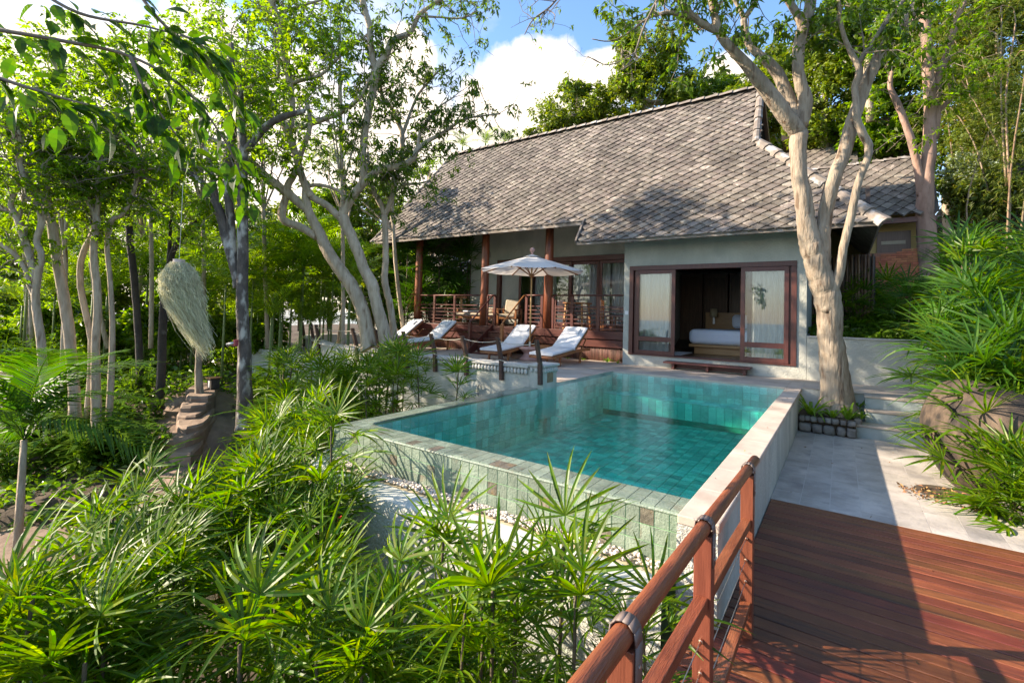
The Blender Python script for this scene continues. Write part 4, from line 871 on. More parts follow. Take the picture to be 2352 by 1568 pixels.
for x, lab in ((-12.72, 'left of two tall narrow wooden stands with crossbar tops'), (-11.95, 'right of two tall narrow wooden stands with crossbar tops')):
    t = thing('wooden_stand', lab, 'stand', (x, 13.9, .869)); box('stem', (-.04, -.03, .03), (.04, .03, .96), teaklight, t); box('crossbar', (-.24, -.05, .961), (.24, .05, 1.04), teak, t); box('foot', (-.18, -.14, 0), (.18, .14, .03), teak, t)
bk_ = thing('woven_basket', 'round dark woven basket behind the veranda railing by the corner column', 'basket', (-12.9, 13.5, .869)); MB().lathe([(.2, 0), (.28, .2), (.30, .4), (.31, .55), (.28, .56), (.26, .3), (.18, .03)], 18).build('body', mat('wicker', (.10, .06, .045), (.17, .11, .08), rough=.9, scale=40, stretch=(1, 1, 3), bump=.8), bk_, True)
# ------------------------------------------------------------------ neighbouring buildings on the right
nb_ = thing('garden_pavilion', 'neighbouring pavilion with diamond tiled roof, ochre wall and red brick front behind the villa', 'house')
def tiled_plane(parent, x0, x1, y0, z0, y1, z1, w, h, m, name='roof_tile', single=0):
    sl_ = math.hypot(y1 - y0, z1 - z0); cy, sz = (y1 - y0) / sl_, (z1 - z0) / sl_; R_ = np.array([[1, 0, 0], [0, cy, -sz], [0, sz, cy]]); mb = MB(); cnt = 0
    k = w / w_; tvv = np.array(tv) * [k, h / h_, k]; cand = []
    for r in range(int(sl_ / (h / 2)) + 1):
        x = x0 + (r % 2) * w / 2
        while x <= x1: cand.append((x, r * h / 2)); x += w
    for x, s in cand:
        P = tvv @ R_.T + [x, y0 + s * cy, z0 + s * sz]; mb.add(P, tf)
    o = mb.build(name, m, parent); o['kind'] = 'stuff'
    v = [(x0 - w / 2, y0, z0), (x1 + w / 2, y0, z0), (x1 + w / 2, y1, z1), (x0 - w / 2, y1, z1)]; o2 = MB().add(v + [(a, b, c - .06) for a, b, c in v], [(0, 1, 2, 3), (7, 6, 5, 4), (0, 4, 5, 1), (1, 5, 6, 2), (2, 6, 7, 3), (3, 7, 4, 0)]).build('roof_deck', MATS['roof_underlay'], parent)
tiled_plane(nb_, -2.0, 1.98, 16.9, 4.40, 18.6, 6.35, .34, .34, roofm)
cap_run('ridge_cap', (-2.0, 18.6, 6.38), (2.1, 18.6, 6.38), 12, .12, nb_)
MB().add([(2.15, 16.9, 4.4), (2.15, 18.6, 6.4), (2.15, 20.3, 4.4)], [(0, 1, 2)]).build('gable_panel', mat('pink_gable', (.4, .25, .22), rough=.8), nb_)
box('eave_beam', (-2, 16.95, 4.12), (2.1, 17.1, 4.26), woodred, nb_)
box('upper_wall', (-2, 17.6, 1.2), (1.95, 17.8, 4.6), ochre, nb_); box('window', (.85, 17.55, 3.25), (1.62, 17.6, 3.98), darkwood, nb_); box('window_slat', (.95, 17.53, 3.6), (1.5, 17.549, 3.7), beige, nb_)
bw = thing('brick_wall', 'red terracotta brick wall with curved top behind the bamboo screen', 'wall')
box('wall_core', (.45, 17.02, 1.4), (1.9, 17.15, 3.30), mortar, bw)
bmsh = MB().box((0, 0, 0), (.22, .022, .052)).mesh('brick', brickm)
z = 1.72; r = 0
while z < 3.5:
    x = .45 - (r % 2) * .115
    while x < 1.85:
        if z < 3.20 + .28 * max(0, (x - .75)) ** 1.6 and x > .4: o = new_obj('brick', bmsh, None, bw); o.location = (x, 16.995 + rs.uniform(-.006, .004), z)
        x += .232
    z += .062; r += 1
bf = thing('bamboo_screen', 'dark bamboo pole screen between the villa and the brick wall', 'fence')
cm = MB().tube([(0, 0, 0), (.005, 0, .8), (-.004, 0, 1.6), (0, 0, 2.2)], [.034, .033, .031, .03], 8).mesh('bamboo_pole', mat('bamboo_dark', (.07, .04, .025), (.20, .12, .06), rough=.6, scale=5, vary=.35, stretch=(4, 4, .6)), True)
for i in range(20): o = new_obj('bamboo_pole', cm, None, bf); o.location = (-.62 + i * .066, 15.0 + rs.uniform(-.01, .01), .85); o.rotation_euler = (rs.uniform(-.01, .01), rs.uniform(-.01, .01), rs.uniform(0, 6))
box('backing', (-.63, 15.06, .8), (.7, 15.1, 3.0), blackm, bf)
fh = thing('far_roof_house', 'dark timber upper house with small tiled hipped roof beyond the big tree', 'house')
tiled_plane(fh, -2.3, .30, 21.5, 6.2, 23.6, 8.6, .40, .40, roofm); box('wall', (-1.5, 24.2, 5.0), (2.2, 26, 9.2), darkwood, fh); box('roof', (-2.2, 23.7, 9.2), (2.8, 27, 9.5), darksof, fh)
lh = thing('neighbour_roof', 'distant grey tiled roof glimpsed between the left veranda columns', 'house'); tiled_plane(lh, -27, -14.5, 19.5, 3.1, 22.5, 6.2, .42, .42, roofm); box('wall', (-26, 20.5, 0), (-15, 21, 3.6), plaster, lh)
# ------------------------------------------------------------------ vegetation helpers
def unit(a): return a / (np.linalg.norm(a, axis=-1, keepdims=True) + 1e-9)
def leaf_quads(P, D, U, L_, W_, droop=.25):
    """kite shaped leaves: base P, direction D, up U -> (2k,4,3) folded halves"""
    S = unit(np.cross(D, U)); U2 = np.cross(S, D); k = len(P); L_ = np.broadcast_to(L_, k)[:, None]; W_ = np.broadcast_to(W_, k)[:, None]
    mid = P + D * L_ * .45 + U2 * L_ * .04; tip = P + D * L_ - U2 * L_ * droop
    a = mid + S * W_ * .5 + U2 * W_ * .18; b = mid - S * W_ * .5 + U2 * W_ * .18
    return np.stack([P, a, tip, b], 1)
def clusters(C_, n, L_, W_, droop=.3, hang=.35, outward=None):
    """n leaves round each cluster point"""
    k = len(C_); P = np.repeat(C_, n, 0); a = rng.uniform(0, 2 * np.pi, k * n); el = rng.normal(-hang, .35, k * n)
    D = np.stack([np.cos(a) * np.cos(el), np.sin(a) * np.cos(el), np.sin(el)], 1)
    if outward is not None: D = unit(D + np.repeat(outward, n, 0) * .6)
    P = P + rng.normal(0, L_ * .18, P.shape)
    U = unit(np.array([0, 0, 1.]) + rng.normal(0, .75, P.shape)); s = rng.uniform(.65, 1.15, k * n)
    return leaf_quads(P, D, U, L_ * s, W_ * s, droop)
def projy(P): q = CM.T @ (np.asarray(P) - CPOS); return q[1] / q[2] * FPX + CY
def tree(name, label, cat, branches, bark, leafm=None, twigs=0, tlen=(.5, 1.2), leaf=(.17, .055), ncl=3, nl=6, group=None, start=.4, up=.35, sides=9, blobs=None, blobleaf=None, only=None, wob=.05, hang=.35, bare=0, nsub=4, ymax=9999):
    """branches: list of polylines [(px,py,depth,radius_px),...]; world points from the projection"""
    pts = [np.array([at(x, y, D) for x, y, D, r in b]) for b in branches]; rad = [np.array([r * D / FPX for x, y, D, r in b]) for b in branches]
    base = pts[0][0].copy(); root = thing(name, label, cat, tuple(base), 0, group)
    mb = MB(); ends = []
    for i, (p, r) in enumerate(zip(pts, rad)):
        k = 5 if i == 0 else 4; sp_ = smoothpath(p, k); rr = np.interp(np.linspace(0, 1, len(sp_)), np.linspace(0, 1, len(r)), r)
        sp_[1:-1] += rng.normal(0, 1, sp_[1:-1].shape) * rr[1:-1, None] * .035
        if i == 0 and sp_[0, 2] > -5: rr[0] *= 1.12
        mb.tube(sp_ - base, rr, sides if rr.max() > .05 else 6, wob=wob); ends.append((sp_, rr))
    mb.build('trunk', bark, root, True)
    quads = []
    if twigs:
        tm = MB(); wts = []
        for b_, (sp_, rr) in enumerate(ends):
            L_ = np.linalg.norm(np.diff(sp_, axis=0), axis=1).sum(); wts.append(L_ if (only is None or b_ in only) else 0)
        wts = np.array(wts) / sum(wts); C_ = []
        for t in range(twigs):
            b_ = rng.choice(len(ends), p=wts); sp_, rr = ends[b_]; lo = int(len(sp_) * (start if b_ == 0 else .15)); j = rng.integers(lo, len(sp_)); p0 = sp_[j]
            if projy(p0) > ymax: continue
            tang = unit(sp_[min(j + 1, len(sp_) - 1)] - sp_[j - 1]); d = unit(rng.normal(0, 1, 3) + tang * .7 + np.array([0, 0, up])); l_ = rng.uniform(*tlen)
            q = [p0]; dd = d
            for s in range(4): dd = unit(dd + rng.normal(0, .28, 3) + np.array([0, 0, -.05])); q.append(q[-1] + dd * l_ / 4)
            q = np.array(q); r0 = min(.012, rr[j] * .7); tm.tube(q - base, [r0, r0 * .8, r0 * .65, r0 * .5, r0 * .3], 4, cap=False)
            for s in range(nsub):
                u = rng.uniform(.35, 1) * 4; a = int(min(u, 3.99)); ps = q[a] + (q[a + 1] - q[a]) * (u - a); e = ps + unit(rng.normal(0, 1, 3) + dd * .8 + np.array([0, 0, .1])) * l_ * rng.uniform(.2, .5)
                tm.tube(np.array([ps, (ps + e) / 2 + rng.normal(0, .03, 3), e]) - base, [r0 * .4, r0 * .3, r0 * .2], 3, cap=False)
                if rng.random() > bare:
                    for c in range(ncl): C_.append(ps + (e - ps) * rng.uniform(.35, 1.05) + rng.normal(0, .03, 3))
        tm.build('twigs', twigm, root)['kind'] = 'stuff'
        if C_ and leafm: quads.append(clusters(np.array(C_) - base, nl, leaf[0], leaf[1], hang=hang))
    for bl in (blobs or []):
        quads.append(blob_leaves(bl, base, *(blobleaf or (.2, .08, 5))))
    if quads: new_obj('crown', quads_mesh('crown', np.concatenate(quads), leafm), None, root)
    return root
def blob_leaves(bl, base, L_, W_, nl, hang=.35):
    """bl = (px,py,depth,rx_px,ry_px,n): clumped cluster points in an ellipsoid, denser toward clump centres"""
    px, py, D, rx, ry, n = bl; c = at(px, py, D); R = np.array([rx, (rx + ry) / 2, ry]) * D / FPX
    nc = max(6, n // 14); q = unit(rng.normal(0, 1, (nc, 3))) * rng.uniform(.35, 1, (nc, 1)) ** .6
    cl_ = q * R; cr = rng.uniform(.14, .34, nc)[:, None] * R.mean()
    k = rng.integers(0, nc, n); d = unit(rng.normal(0, 1, (n, 3))) * rng.uniform(.2, 1, (n, 1)) ** .5
    P = c + cl_[k] + d * cr[k] * [1.1, 1.1, .75]
    return clusters(P - base, nl, L_, W_, hang=hang, outward=unit(d + [0, 0, .2]))

# fan leaves (lady palm): several meshes shared by all plants
def fan_mesh(seed, nseg, L_, W_, spread, droop, petiole):
    r = np.random.default_rng(seed); V = []; 
    def strip(pts, sides_, wid, upv):
        for i in range(len(pts) - 1):
            for sg in (-1, 1):
                m0 = pts[i]; m1 = pts[i + 1]; e0 = pts[i] + sides_[i] * wid[i] * sg + upv[i] * wid[i] * .35; e1 = pts[i + 1] + sides_[i + 1] * wid[i + 1] * sg + upv[i + 1] * wid[i + 1] * .35
                V.append([m0, e0, e1, m1] if sg > 0 else [m0, m1, e1, e0])
    pet = [np.array([0, 0, 0.]), np.array([0, petiole * .55, petiole * .25]), np.array([0, petiole, petiole * .28])]
    for i in range(2): 
        a, b = pet[i], pet[i + 1]; w = .005
        V.append([a + [-w, 0, 0], a + [w, 0, 0], b + [w, 0, 0], b + [-w, 0, 0]]); V.append([a + [0, 0, -w], a + [0, 0, w], b + [0, 0, w], b + [0, 0, -w]])
    hub = pet[-1]
    for k in range(nseg):
        t = (k / (nseg - 1) - .5) * 2; a = t * spread + r.normal(0, .05); le = L_ * (1 - .22 * t * t) * r.uniform(.86, 1.08); w = W_ * r.uniform(.8, 1.15) * (1 - .2 * abs(t))
        d0 = np.array([math.sin(a), math.cos(a), .16 + .16 * abs(t) * r.uniform(.3, 1)]); d0 /= np.linalg.norm(d0); dr = droop * r.uniform(.5, 1.5)
        P = []; D_ = []; n = 5
        for i in range(n + 1):
            u = i / n; p = hub + d0 * le * u; p = p + np.array([0, 0, -1]) * dr * le * u ** 2.3; P.append(p)
        P = np.array(P); T = np.gradient(P, axis=0); T /= np.linalg.norm(T, axis=1)[:, None]; S = np.cross(T, [0, 0, 1.]); S /= np.linalg.norm(S, axis=1)[:, None] + 1e-9; Uv = np.cross(S, T)
        tw_ = r.normal(0, .2); S2 = S * math.cos(tw_) + Uv * math.sin(tw_); U2 = np.cross(S2, T)
        wid = w * np.array([.30, .85, 1, .92, .66, .06]); strip(P, S2, wid, U2)
    return np.array(V)
FAN_RAW = [fan_mesh(11, 12, .43, .0135, 1.75, .16, .26), fan_mesh(12, 10, .46, .015, 1.5, .38, .30), fan_mesh(13, 13, .41, .0125, 1.95, .12, .25), fan_mesh(14, 9, .45, .016, 1.3, .65, .32), fan_mesh(15, 8, .40, .017, 1.0, .22, .24), fan_mesh(16, 12, .44, .0135, 1.85, .28, .28)]
def fanset(m): return [quads_mesh('fan', v, m) for v in FAN_RAW]
FANS = fanset(lf_palm); FANSD = fanset(lf_palmd); DEAD = quads_mesh('fan', fan_mesh(17, 7, .36, .014, .7, 1.3, .25), litter)
canes = [MB().tube([(0, 0, -1), (.015, .01, -.6), (-.01, 0, -.25), (0, 0, .12)], [.016, .014, .013, .010], 6).mesh('stem', canem, True)]
NP = 0
def lady_palm(loc, label, group, s=1.0, nf=11, dark=False, lean=(0, 0), h=1.0, only_up=False, face=None):
    """loc = centre of the leafy head; the cane reaches down h metres"""
    t = thing('lady_palm', label, 'palm', tuple(loc), 0, group); st_ = new_obj('stem', canes[0], None, t); st_.scale = (s * 1.1, s * 1.1, h + .1); st_.rotation_euler = (lean[0] * .4, lean[1] * .4, rs.uniform(0, 6))
    F_ = FANSD if dark else FANS
    for i in range(nf):
        u = (i + .5) / nf; az = i * 2.4 + rs.uniform(-.4, .4)
        if face is not None and rs.random() < .6: az = face + rs.uniform(-1.2, 1.2)
        el = 1.15 - 1.35 * u + rs.uniform(-.2, .2); o = new_obj('frond', F_[rs.choice((0, 1, 2, 3, 4, 5, 0, 5))], None, t)
        o.location = (0, 0, s * (.16 - .42 * u)); o.rotation_mode = 'XYZ'
        o.matrix_local = Matrix.Translation((0, 0, s * (.20 - .62 * u))) @ Matrix.Rotation(-az, 4, 'Z') @ Matrix.Rotation(el, 4, 'X') @ Matrix.Rotation(rs.uniform(-.5, .5), 4, 'Y') @ Matrix.Scale(s * rs.uniform(.85, 1.15), 4)
    if rs.random() < .4:
        o = new_obj('dead_frond', DEAD, None, t); o.matrix_local = Matrix.Translation((0, 0, -s * .45)) @ Matrix.Rotation(rs.uniform(0, 6), 4, 'Z') @ Matrix.Rotation(-.9, 4, 'X') @ Matrix.Scale(s, 4)
    return t
# feather fronds (areca / young palm)
def feather_raw(seed, L_, nl, ll, lw, arch, vshape=.5):
    r = np.random.default_rng(seed); V = []; n = 14; P = []
    for i in range(n + 1):
        u = i / n; P.append([0, L_ * (u - .12 * u * u * arch), L_ * (arch * (.55 * u - 1.05 * u * u))])
    P = np.array(P); T = unit(np.gradient(P, axis=0)); w = .008
    for i in range(n):
        for ax in (np.array([1, 0, 0]), np.array([0, 0, 1])): k = ax * w * (1 - i / n * .8); V.append([P[i] - k, P[i] + k, P[i + 1] + k, P[i + 1] - k])
    for i in range(nl):
        u = .12 + .88 * i / nl; j = min(int(u * n), n - 1); p = P[j] + (P[j + 1] - P[j]) * (u * n - j); t = T[j]; N_ = unit(np.cross([1, 0, 0], t))
        for sg in (-1, 1):
            le = ll * (math.sin(math.pi * min(1, u * .93 + .12)) ** .6) * r.uniform(.85, 1.1); d = unit(np.array([sg, 0, 0]) * 1.0 + t * (.55 + .5 * u) + N_ * vshape * r.uniform(.4, 1.2))
            m_ = p + d * le * .5; tip = p + d * le + np.array([0, 0, -le * .38 * r.uniform(.4, 1.5)]); s_ = unit(np.cross(d, N_)) * lw
            V.append([p, p + d * le * .3 + s_, m_ + s_ * .9, m_ - s_ * .9]); V[-1] = [p - s_ * .3, p + s_ * .3, m_ + s_, m_ - s_]; V.append([m_ - s_, m_ + s_, tip + s_ * .1, tip - s_ * .1])
    return np.array(V)
FEA = [quads_mesh('frond', feather_raw(21, 1.5, 26, .42, .014, .55), lf_areca), quads_mesh('frond', feather_raw(22, 1.7, 28, .45, .014, .9), lf_areca), quads_mesh('frond', feather_raw(23, 1.3, 24, .38, .013, .3), lf_areca)]
FEAD = [quads_mesh('frond', feather_raw(24, 1.4, 40, .40, .011, 1.1, .15), lf_palmd), quads_mesh('frond', feather_raw(25, 1.3, 40, .36, .011, .8, .2), lf_palmd)]
def feather_palm(loc, label, group, s=1.0, nf=8, F_=None, h=2.0, name='areca_palm', stemm=None, ns=1, rstem=.03):
    t = thing(name, label, 'palm', tuple(loc), 0, group); F_ = F_ or FEA
    for k in range(ns):
        ox, oy = (rs.uniform(-.25, .25), rs.uniform(-.25, .25)) if ns > 1 else (0, 0); hh = rs.uniform(-.5, .1) if ns > 1 else 0
        MB().tube([(ox * .5, oy * .5, -h), (ox * .8, oy * .8, -h * .5), (ox, oy, hh)], [rstem * 1.25, rstem, rstem * .75], 8).build('stem', stemm or cangr, t, True)
        for i in range(nf):
            az = i * 2.4 + rs.uniform(-.3, .3) + k; el = 1.25 - 1.0 * (i / nf) + rs.uniform(-.15, .15); o = new_obj('frond', rs.choice(F_), None, t)
            o.matrix_local = Matrix.Translation((ox, oy, hh)) @ Matrix.Rotation(az, 4, 'Z') @ Matrix.Rotation(el, 4, 'X') @ Matrix.Rotation(rs.uniform(-.3, .3), 4, 'Y') @ Matrix.Scale(s * rs.uniform(.8, 1.15), 4)
    return t
# broad leaved herbs and strap leaved clumps
def bladeset(seed, n, L_, W_, droop, m, up=1.0):
    r = np.random.default_rng(seed); V = []
    for i in range(n):
        a = r.uniform(0, 6.28); d = unit(np.array([math.cos(a), math.sin(a), up * r.uniform(.6, 1.8)])); le = L_ * r.uniform(.6, 1.1); dr = droop * r.uniform(.5, 1.4); k = 6; P = np.array([np.array([math.cos(a), math.sin(a), 0]) * .02 + d * le * j / k + np.array([0, 0, -1]) * dr * le * (j / k) ** 2.2 for j in range(k + 1)])
        T = unit(np.gradient(P, axis=0)); S = unit(np.cross(T, [0, 0, 1.])); U = np.cross(S, T); wd = W_ * r.uniform(.8, 1.2) * np.array([.45, .9, 1, .95, .75, .45, .04])
        for j in range(k):
            for sg in (-1, 1):
                e0 = P[j] + S[j] * wd[j] * sg + U[j] * wd[j] * .4; e1 = P[j + 1] + S[j + 1] * wd[j + 1] * sg + U[j + 1] * wd[j + 1] * .4; V.append([P[j], e0, e1, P[j + 1]] if sg > 0 else [P[j], P[j + 1], e1, e0])
    return quads_mesh('blades', np.array(V), m)
CLI = [bladeset(31, 16, .42, .016, .55, lf_clivia, 1.3), bladeset(32, 13, .38, .018, .7, lf_clivia, 1.0)]
def strap_plant(loc, label, group=None, s=1, k=0, name='strap_leaf_plant'):
    o = new_obj(name, CLI[k], None); o.location = loc; o.scale = (s, s, s); o.rotation_euler.z = rs.uniform(0, 6); return tag(o, label, 'plant', group)
def ginger_mesh(seed):
    r = np.random.default_rng(seed); P = []; D = []; U = []
    V = []
    for i in range(7):
        a = r.uniform(0, 6.28); d = unit(np.array([math.cos(a) * .35, math.sin(a) * .35, 1])); h = r.uniform(.4, .8)
        for j in range(8):
            u = (j + 1) / 8; p = d * h * u; b = a + j * 2.4; P.append(p); D.append(unit(np.array([math.cos(b), math.sin(b), r.uniform(.1, .8)]))); U.append([0, 0, 1])
        V.append([[0, 0, 0], [.01, 0, 0], list(d * h + [.006, 0, 0]), list(d * h)])
    Q = leaf_quads(np.array(P), np.array(D), np.array(U, float), r.uniform(.22, .36, len(P)), .085, .3)
    return quads_mesh('ginger', np.concatenate([Q, np.array(V)]), lf_broad)
GIN = [ginger_mesh(41), ginger_mesh(42)]
def cell(px, py, rg):
    u = (px - rg[0]) / (rg[2] - rg[0]); v = (py - rg[1]) / (rg[3] - rg[1])
    return ', ' + ('back', 'middle', 'front')[min(2, int(v * 3))] + ' row, ' + ('far left', 'left', 'left of centre', 'centre', 'right of centre', 'right', 'far right')[min(6, int(u * 7))]
# ------------------------------------------------------------------ the big pale tree beside the paving
tree('pale_tree', 'tall smooth pale barked tree forking above the stone planter at the pool corner', 'tree', [
 [(1924, 950, 8.75, 43.0), (1920, 905, 8.75, 32.7), (1914, 834, 8.75, 28.4), (1906, 771, 8.75, 24.9), (1903, 693, 8.75, 27.5), (1889, 650, 8.75, 27.5), (1879, 615, 8.75, 25.8), (1868, 575, 8.75, 25.8), (1858, 540, 8.75, 22.4), (1850, 500, 8.75, 18.9), (1844, 449, 8.75, 18.1), (1835, 400, 8.8, 16.3), (1833, 355, 8.85, 17.2), (1834, 310, 8.9, 19), (1835, 290, 8.9, 15), (1836, 270, 8.9, 7)],
 [(1882, 640, 8.75, 20.6), (1886, 590, 8.73, 18.9), (1889, 540, 8.7, 16.3), (1895, 500, 8.7, 14.6), (1905, 449, 8.65, 15.5), (1918, 402, 8.62, 14.6), (1937, 356, 8.6, 13.8), (1950, 309, 8.6, 14.6), (1958, 277, 8.6, 13.8), (1990, 190, 8.55, 12.9), (2023, 123, 8.5, 12.0), (2060, 68, 8.5, 12.0), (2100, 20, 8.5, 11.2), (2125, -30, 8.5, 10.3)],
 [(1900, 715, 8.7, 17.2), (1914, 668, 8.6, 10.3), (1927, 630, 8.55, 10.3), (1937, 570, 8.5, 8.6), (1955, 496, 8.45, 8.6), (1972, 418, 8.4, 7.7), (1992, 368, 8.4, 7.7), (1995, 335, 8.4, 8.6), (1980, 305, 8.4, 8.6), (1967, 268, 8.4, 7.7), (1966, 231, 8.4, 6.9), (1963, 200, 8.4, 6.9), (1973, 172, 8.4, 7.7), (1970, 150, 8.4, 6.9), (1948, 108, 8.4, 5.2), (1933, 63, 8.35, 4.3), (1928, 20, 8.3, 4.3), (1924, -30, 8.3, 3.4)],
 [(1970, 150, 8.4, 6.0), (1985, 125, 8.4, 5.2), (2008, 95, 8.4, 5.2), (2038, 46, 8.4, 5.2), (2069, 10, 8.4, 4.3), (2085, -20, 8.4, 4.3)],
 [(1833, 300, 8.9, 19.8), (1814, 280, 8.85, 18.1), (1777, 228, 8.8, 17.2), (1742, 184, 8.8, 15.5), (1707, 141, 8.75, 12.0), (1672, 105, 8.7, 10.3), (1651, 72, 8.7, 9.5), (1640, 30, 8.7, 7.7), (1632, -10, 8.7, 6.9)],
 [(1651, 74, 8.7, 7.7), (1625, 62, 8.7, 7.7), (1600, 47, 8.7, 7.7), (1577, 22, 8.65, 6.9), (1559, 2, 8.6, 6.0), (1535, -25, 8.6, 5.2)], [(1598, 47, 8.7, 6.0), (1575, 38, 8.7, 5.2), (1541, 30, 8.7, 5.2), (1510, 34, 8.7, 3.4), (1480, 48, 8.7, 2.6), (1440, 78, 8.7, 1.9), (1400, 95, 8.7, 1.4), (1360, 90, 8.7, 1.0)],
 [(1833, 292, 8.9, 12.9), (1824, 253, 9.0, 13.8), (1806, 212, 9.05, 12.9), (1785, 168, 9.1, 12.9), (1757, 138, 9.1, 10.3), (1725, 110, 9.15, 7.7), (1713, 80, 9.2, 7.7), (1708, 45, 9.2, 6.9)], [(1708, 45, 9.2, 6.0), (1728, 16, 9.2, 6.0), (1745, -15, 9.2, 5.2)], [(1708, 42, 9.2, 6.0), (1700, 22, 9.2, 4.3), (1684, -5, 9.2, 4.3)],
 [(1836, 292, 8.9, 17.2), (1850, 235, 8.85, 15.5), (1838, 190, 8.8, 12.9), (1832, 148, 8.75, 12.0), (1836, 100, 8.75, 12.9), (1847, 62, 8.7, 12.9), (1860, 20, 8.7, 12.0), (1864, -30, 8.7, 10.3)], [(1845, 66, 8.7, 9.5), (1832, 35, 8.7, 8.6), (1812, 5, 8.7, 7.7), (1800, -30, 8.7, 6.9)],
 [(1925, 950, 8.7, 20.6), (1893, 952, 8.6, 10.3)], [(1925, 948, 8.7, 18.9), (1962, 950, 8.6, 8.6)], [(1925, 945, 8.7, 18.9), (1940, 958, 8.4, 6.9)],
], barkpale, lf_treed, twigs=115, tlen=(.5, 1.3), leaf=(.17, .052), ncl=3, nl=6, only=[1, 3, 4, 5, 6, 8, 9, 10, 11, 2], start=.8, up=.3, sides=14, wob=.02, hang=.7, ymax=150)
tree('bare_branch_tip', 'thin bare twig spray with sparse hanging leaves against the blue sky', 'branch', [[(1520, -20, 7.6, 3), (1480, 60, 7.6, 2.4), (1455, 130, 7.6, 2), (1430, 160, 7.6, 1.5)], [(1300, -30, 7.5, 2.5), (1265, 15, 7.5, 2), (1225, 45, 7.5, 1.4), (1205, 80, 7.5, 1)], [(1460, 120, 7.6, 1.6), (1400, 150, 7.6, 1.2), (1350, 130, 7.6, 1)]], twigm, lf_tree, twigs=26, tlen=(.3, .7), leaf=(.10, .03), ncl=1, nl=4, start=0.1, bare=.45, hang=.9)
# ------------------------------------------------------------------ left trees
A_D = 10.6
tree('twin_trunk_tree', 'leaning smooth barked tree whose trunk rises left and forks widely before the terrace', 'tree', [
 [(848, 800, A_D, 19), (844, 769, A_D, 17), (831, 706, A_D, 15.5), (806, 653, A_D, 15), (775, 612, A_D, 14.5), (747, 566, A_D, 13), (731, 531, A_D, 12), (712, 494, A_D, 10), (703, 462, A_D, 9), (702, 430, A_D, 7)],
 [(728, 545, A_D, 9), (691, 522, A_D, 9), (659, 510, A_D, 9), (647, 494, A_D, 9), (656, 456, A_D, 8), (662, 425, A_D, 8), (678, 396, A_D, 7), (692, 350, A_D, 6), (712, 290, A_D, 5), (705, 230, A_D, 4)],
 [(704, 481, A_D, 9), (675, 456, A_D, 10), (644, 431, A_D, 10), (612, 406, A_D, 9), (586, 381, A_D, 9), (552, 353, A_D, 8), (508, 331, A_D, 7), (477, 316, A_D, 6), (440, 290, A_D, 5), (390, 300, A_D, 4)],
 [(716, 453, A_D, 9), (703, 431, A_D, 9), (692, 400, A_D, 8), (680, 359, A_D, 8), (667, 319, A_D, 8), (649, 281, A_D, 8), (624, 244, A_D, 8), (592, 206, A_D, 7), (567, 175, A_D, 6), (542, 150, A_D, 5), (492, 109, A_D, 4)],
 [(667, 319, A_D, 5), (672, 250, A_D, 6), (665, 190, A_D, 7), (650, 110, A_D, 8), (640, 60, A_D, 8), (622, 0, A_D, 9), (615, -30, A_D, 9)],
 [(592, 206, A_D, 4), (625, 185, A_D, 4), (640, 170, A_D, 4), (636, 120, A_D, 3.5), (633, 70, A_D, 3), (655, 30, A_D, 3), (665, 22, A_D, 3), (740, 0, A_D, 2.5)],
 [(630, 215, A_D, 4), (660, 195, A_D, 4), (700, 183, A_D, 4), (740, 170, A_D, 3.5), (780, 130, A_D, 3), (850, 75, A_D, 2.5)]],
 barktan, lf_tree, twigs=130, tlen=(.5, 1.4), leaf=(.15, .05), ncl=2, nl=6, only=[2, 3, 4, 5, 6], up=.3, sides=12, wob=.025)
tree('twin_trunk_tree', 'golden barked tree close right of the leaning one, with a limb toward the roof', 'tree', [
 [(893, 850, A_D, 21), (887, 794, A_D, 16), (878, 744, A_D, 14), (861, 683, A_D, 13), (856, 655, A_D, 14), (837, 619, A_D, 12), (819, 572, A_D, 12), (799, 527, A_D, 12), (785, 497, A_D, 13)],
 [(783, 500, A_D, 10), (806, 456, A_D, 10), (831, 425, A_D, 9), (850, 405, A_D, 8), (878, 388, A_D, 7.5), (919, 381, A_D, 7), (947, 366, A_D, 7), (959, 344, A_D, 6), (984, 324, A_D, 5), (1017, 306, A_D, 4), (1064, 275, A_D, 3), (1111, 266, A_D, 2), (1150, 262, A_D, 1.4)],
 [(831, 430, A_D, 8), (836, 385, A_D, 8), (832, 359, A_D, 8), (842, 281, A_D, 8), (855, 219, A_D, 8.5), (866, 160, A_D, 9), (886, 131, A_D, 8), (902, 94, A_D, 7), (942, 75, A_D, 6), (961, 37, A_D, 5), (986, 16, A_D, 4), (1020, -6, A_D, 4)],
 [(861, 160, A_D, 7), (852, 109, A_D, 7), (849, 62, A_D, 7), (839, 25, A_D, 7), (828, -20, A_D, 7)],
 [(783, 500, A_D, 9), (772, 491, A_D, 8), (747, 469, A_D, 8), (716, 453, A_D, 8)],
 [(700, 430, A_D + .1, 5), (735, 425, A_D, 4), (780, 440, A_D, 4), (795, 470, A_D, 4)],
 [(959, 344, A_D, 4), (966, 300, A_D, 4), (985, 275, A_D, 3), (1010, 245, A_D, 2), (1040, 225, A_D, 1.5)],
 [(690, 295, A_D, 5), (740, 275, A_D, 6), (790, 255, A_D, 5), (830, 220, A_D, 4), (850, 180, A_D, 4)], [(961, 37, A_D, 3), (1010, 40, A_D, 2.2), (1060, 42, A_D, 1.6), (1095, 25, A_D, 1)]],
 barktan, lf_treed, twigs=120, tlen=(.5, 1.3), leaf=(.15, .042), ncl=2, nl=6, only=[1, 2, 3, 6, 7, 8], up=.1, sides=12, wob=.025, hang=.7)
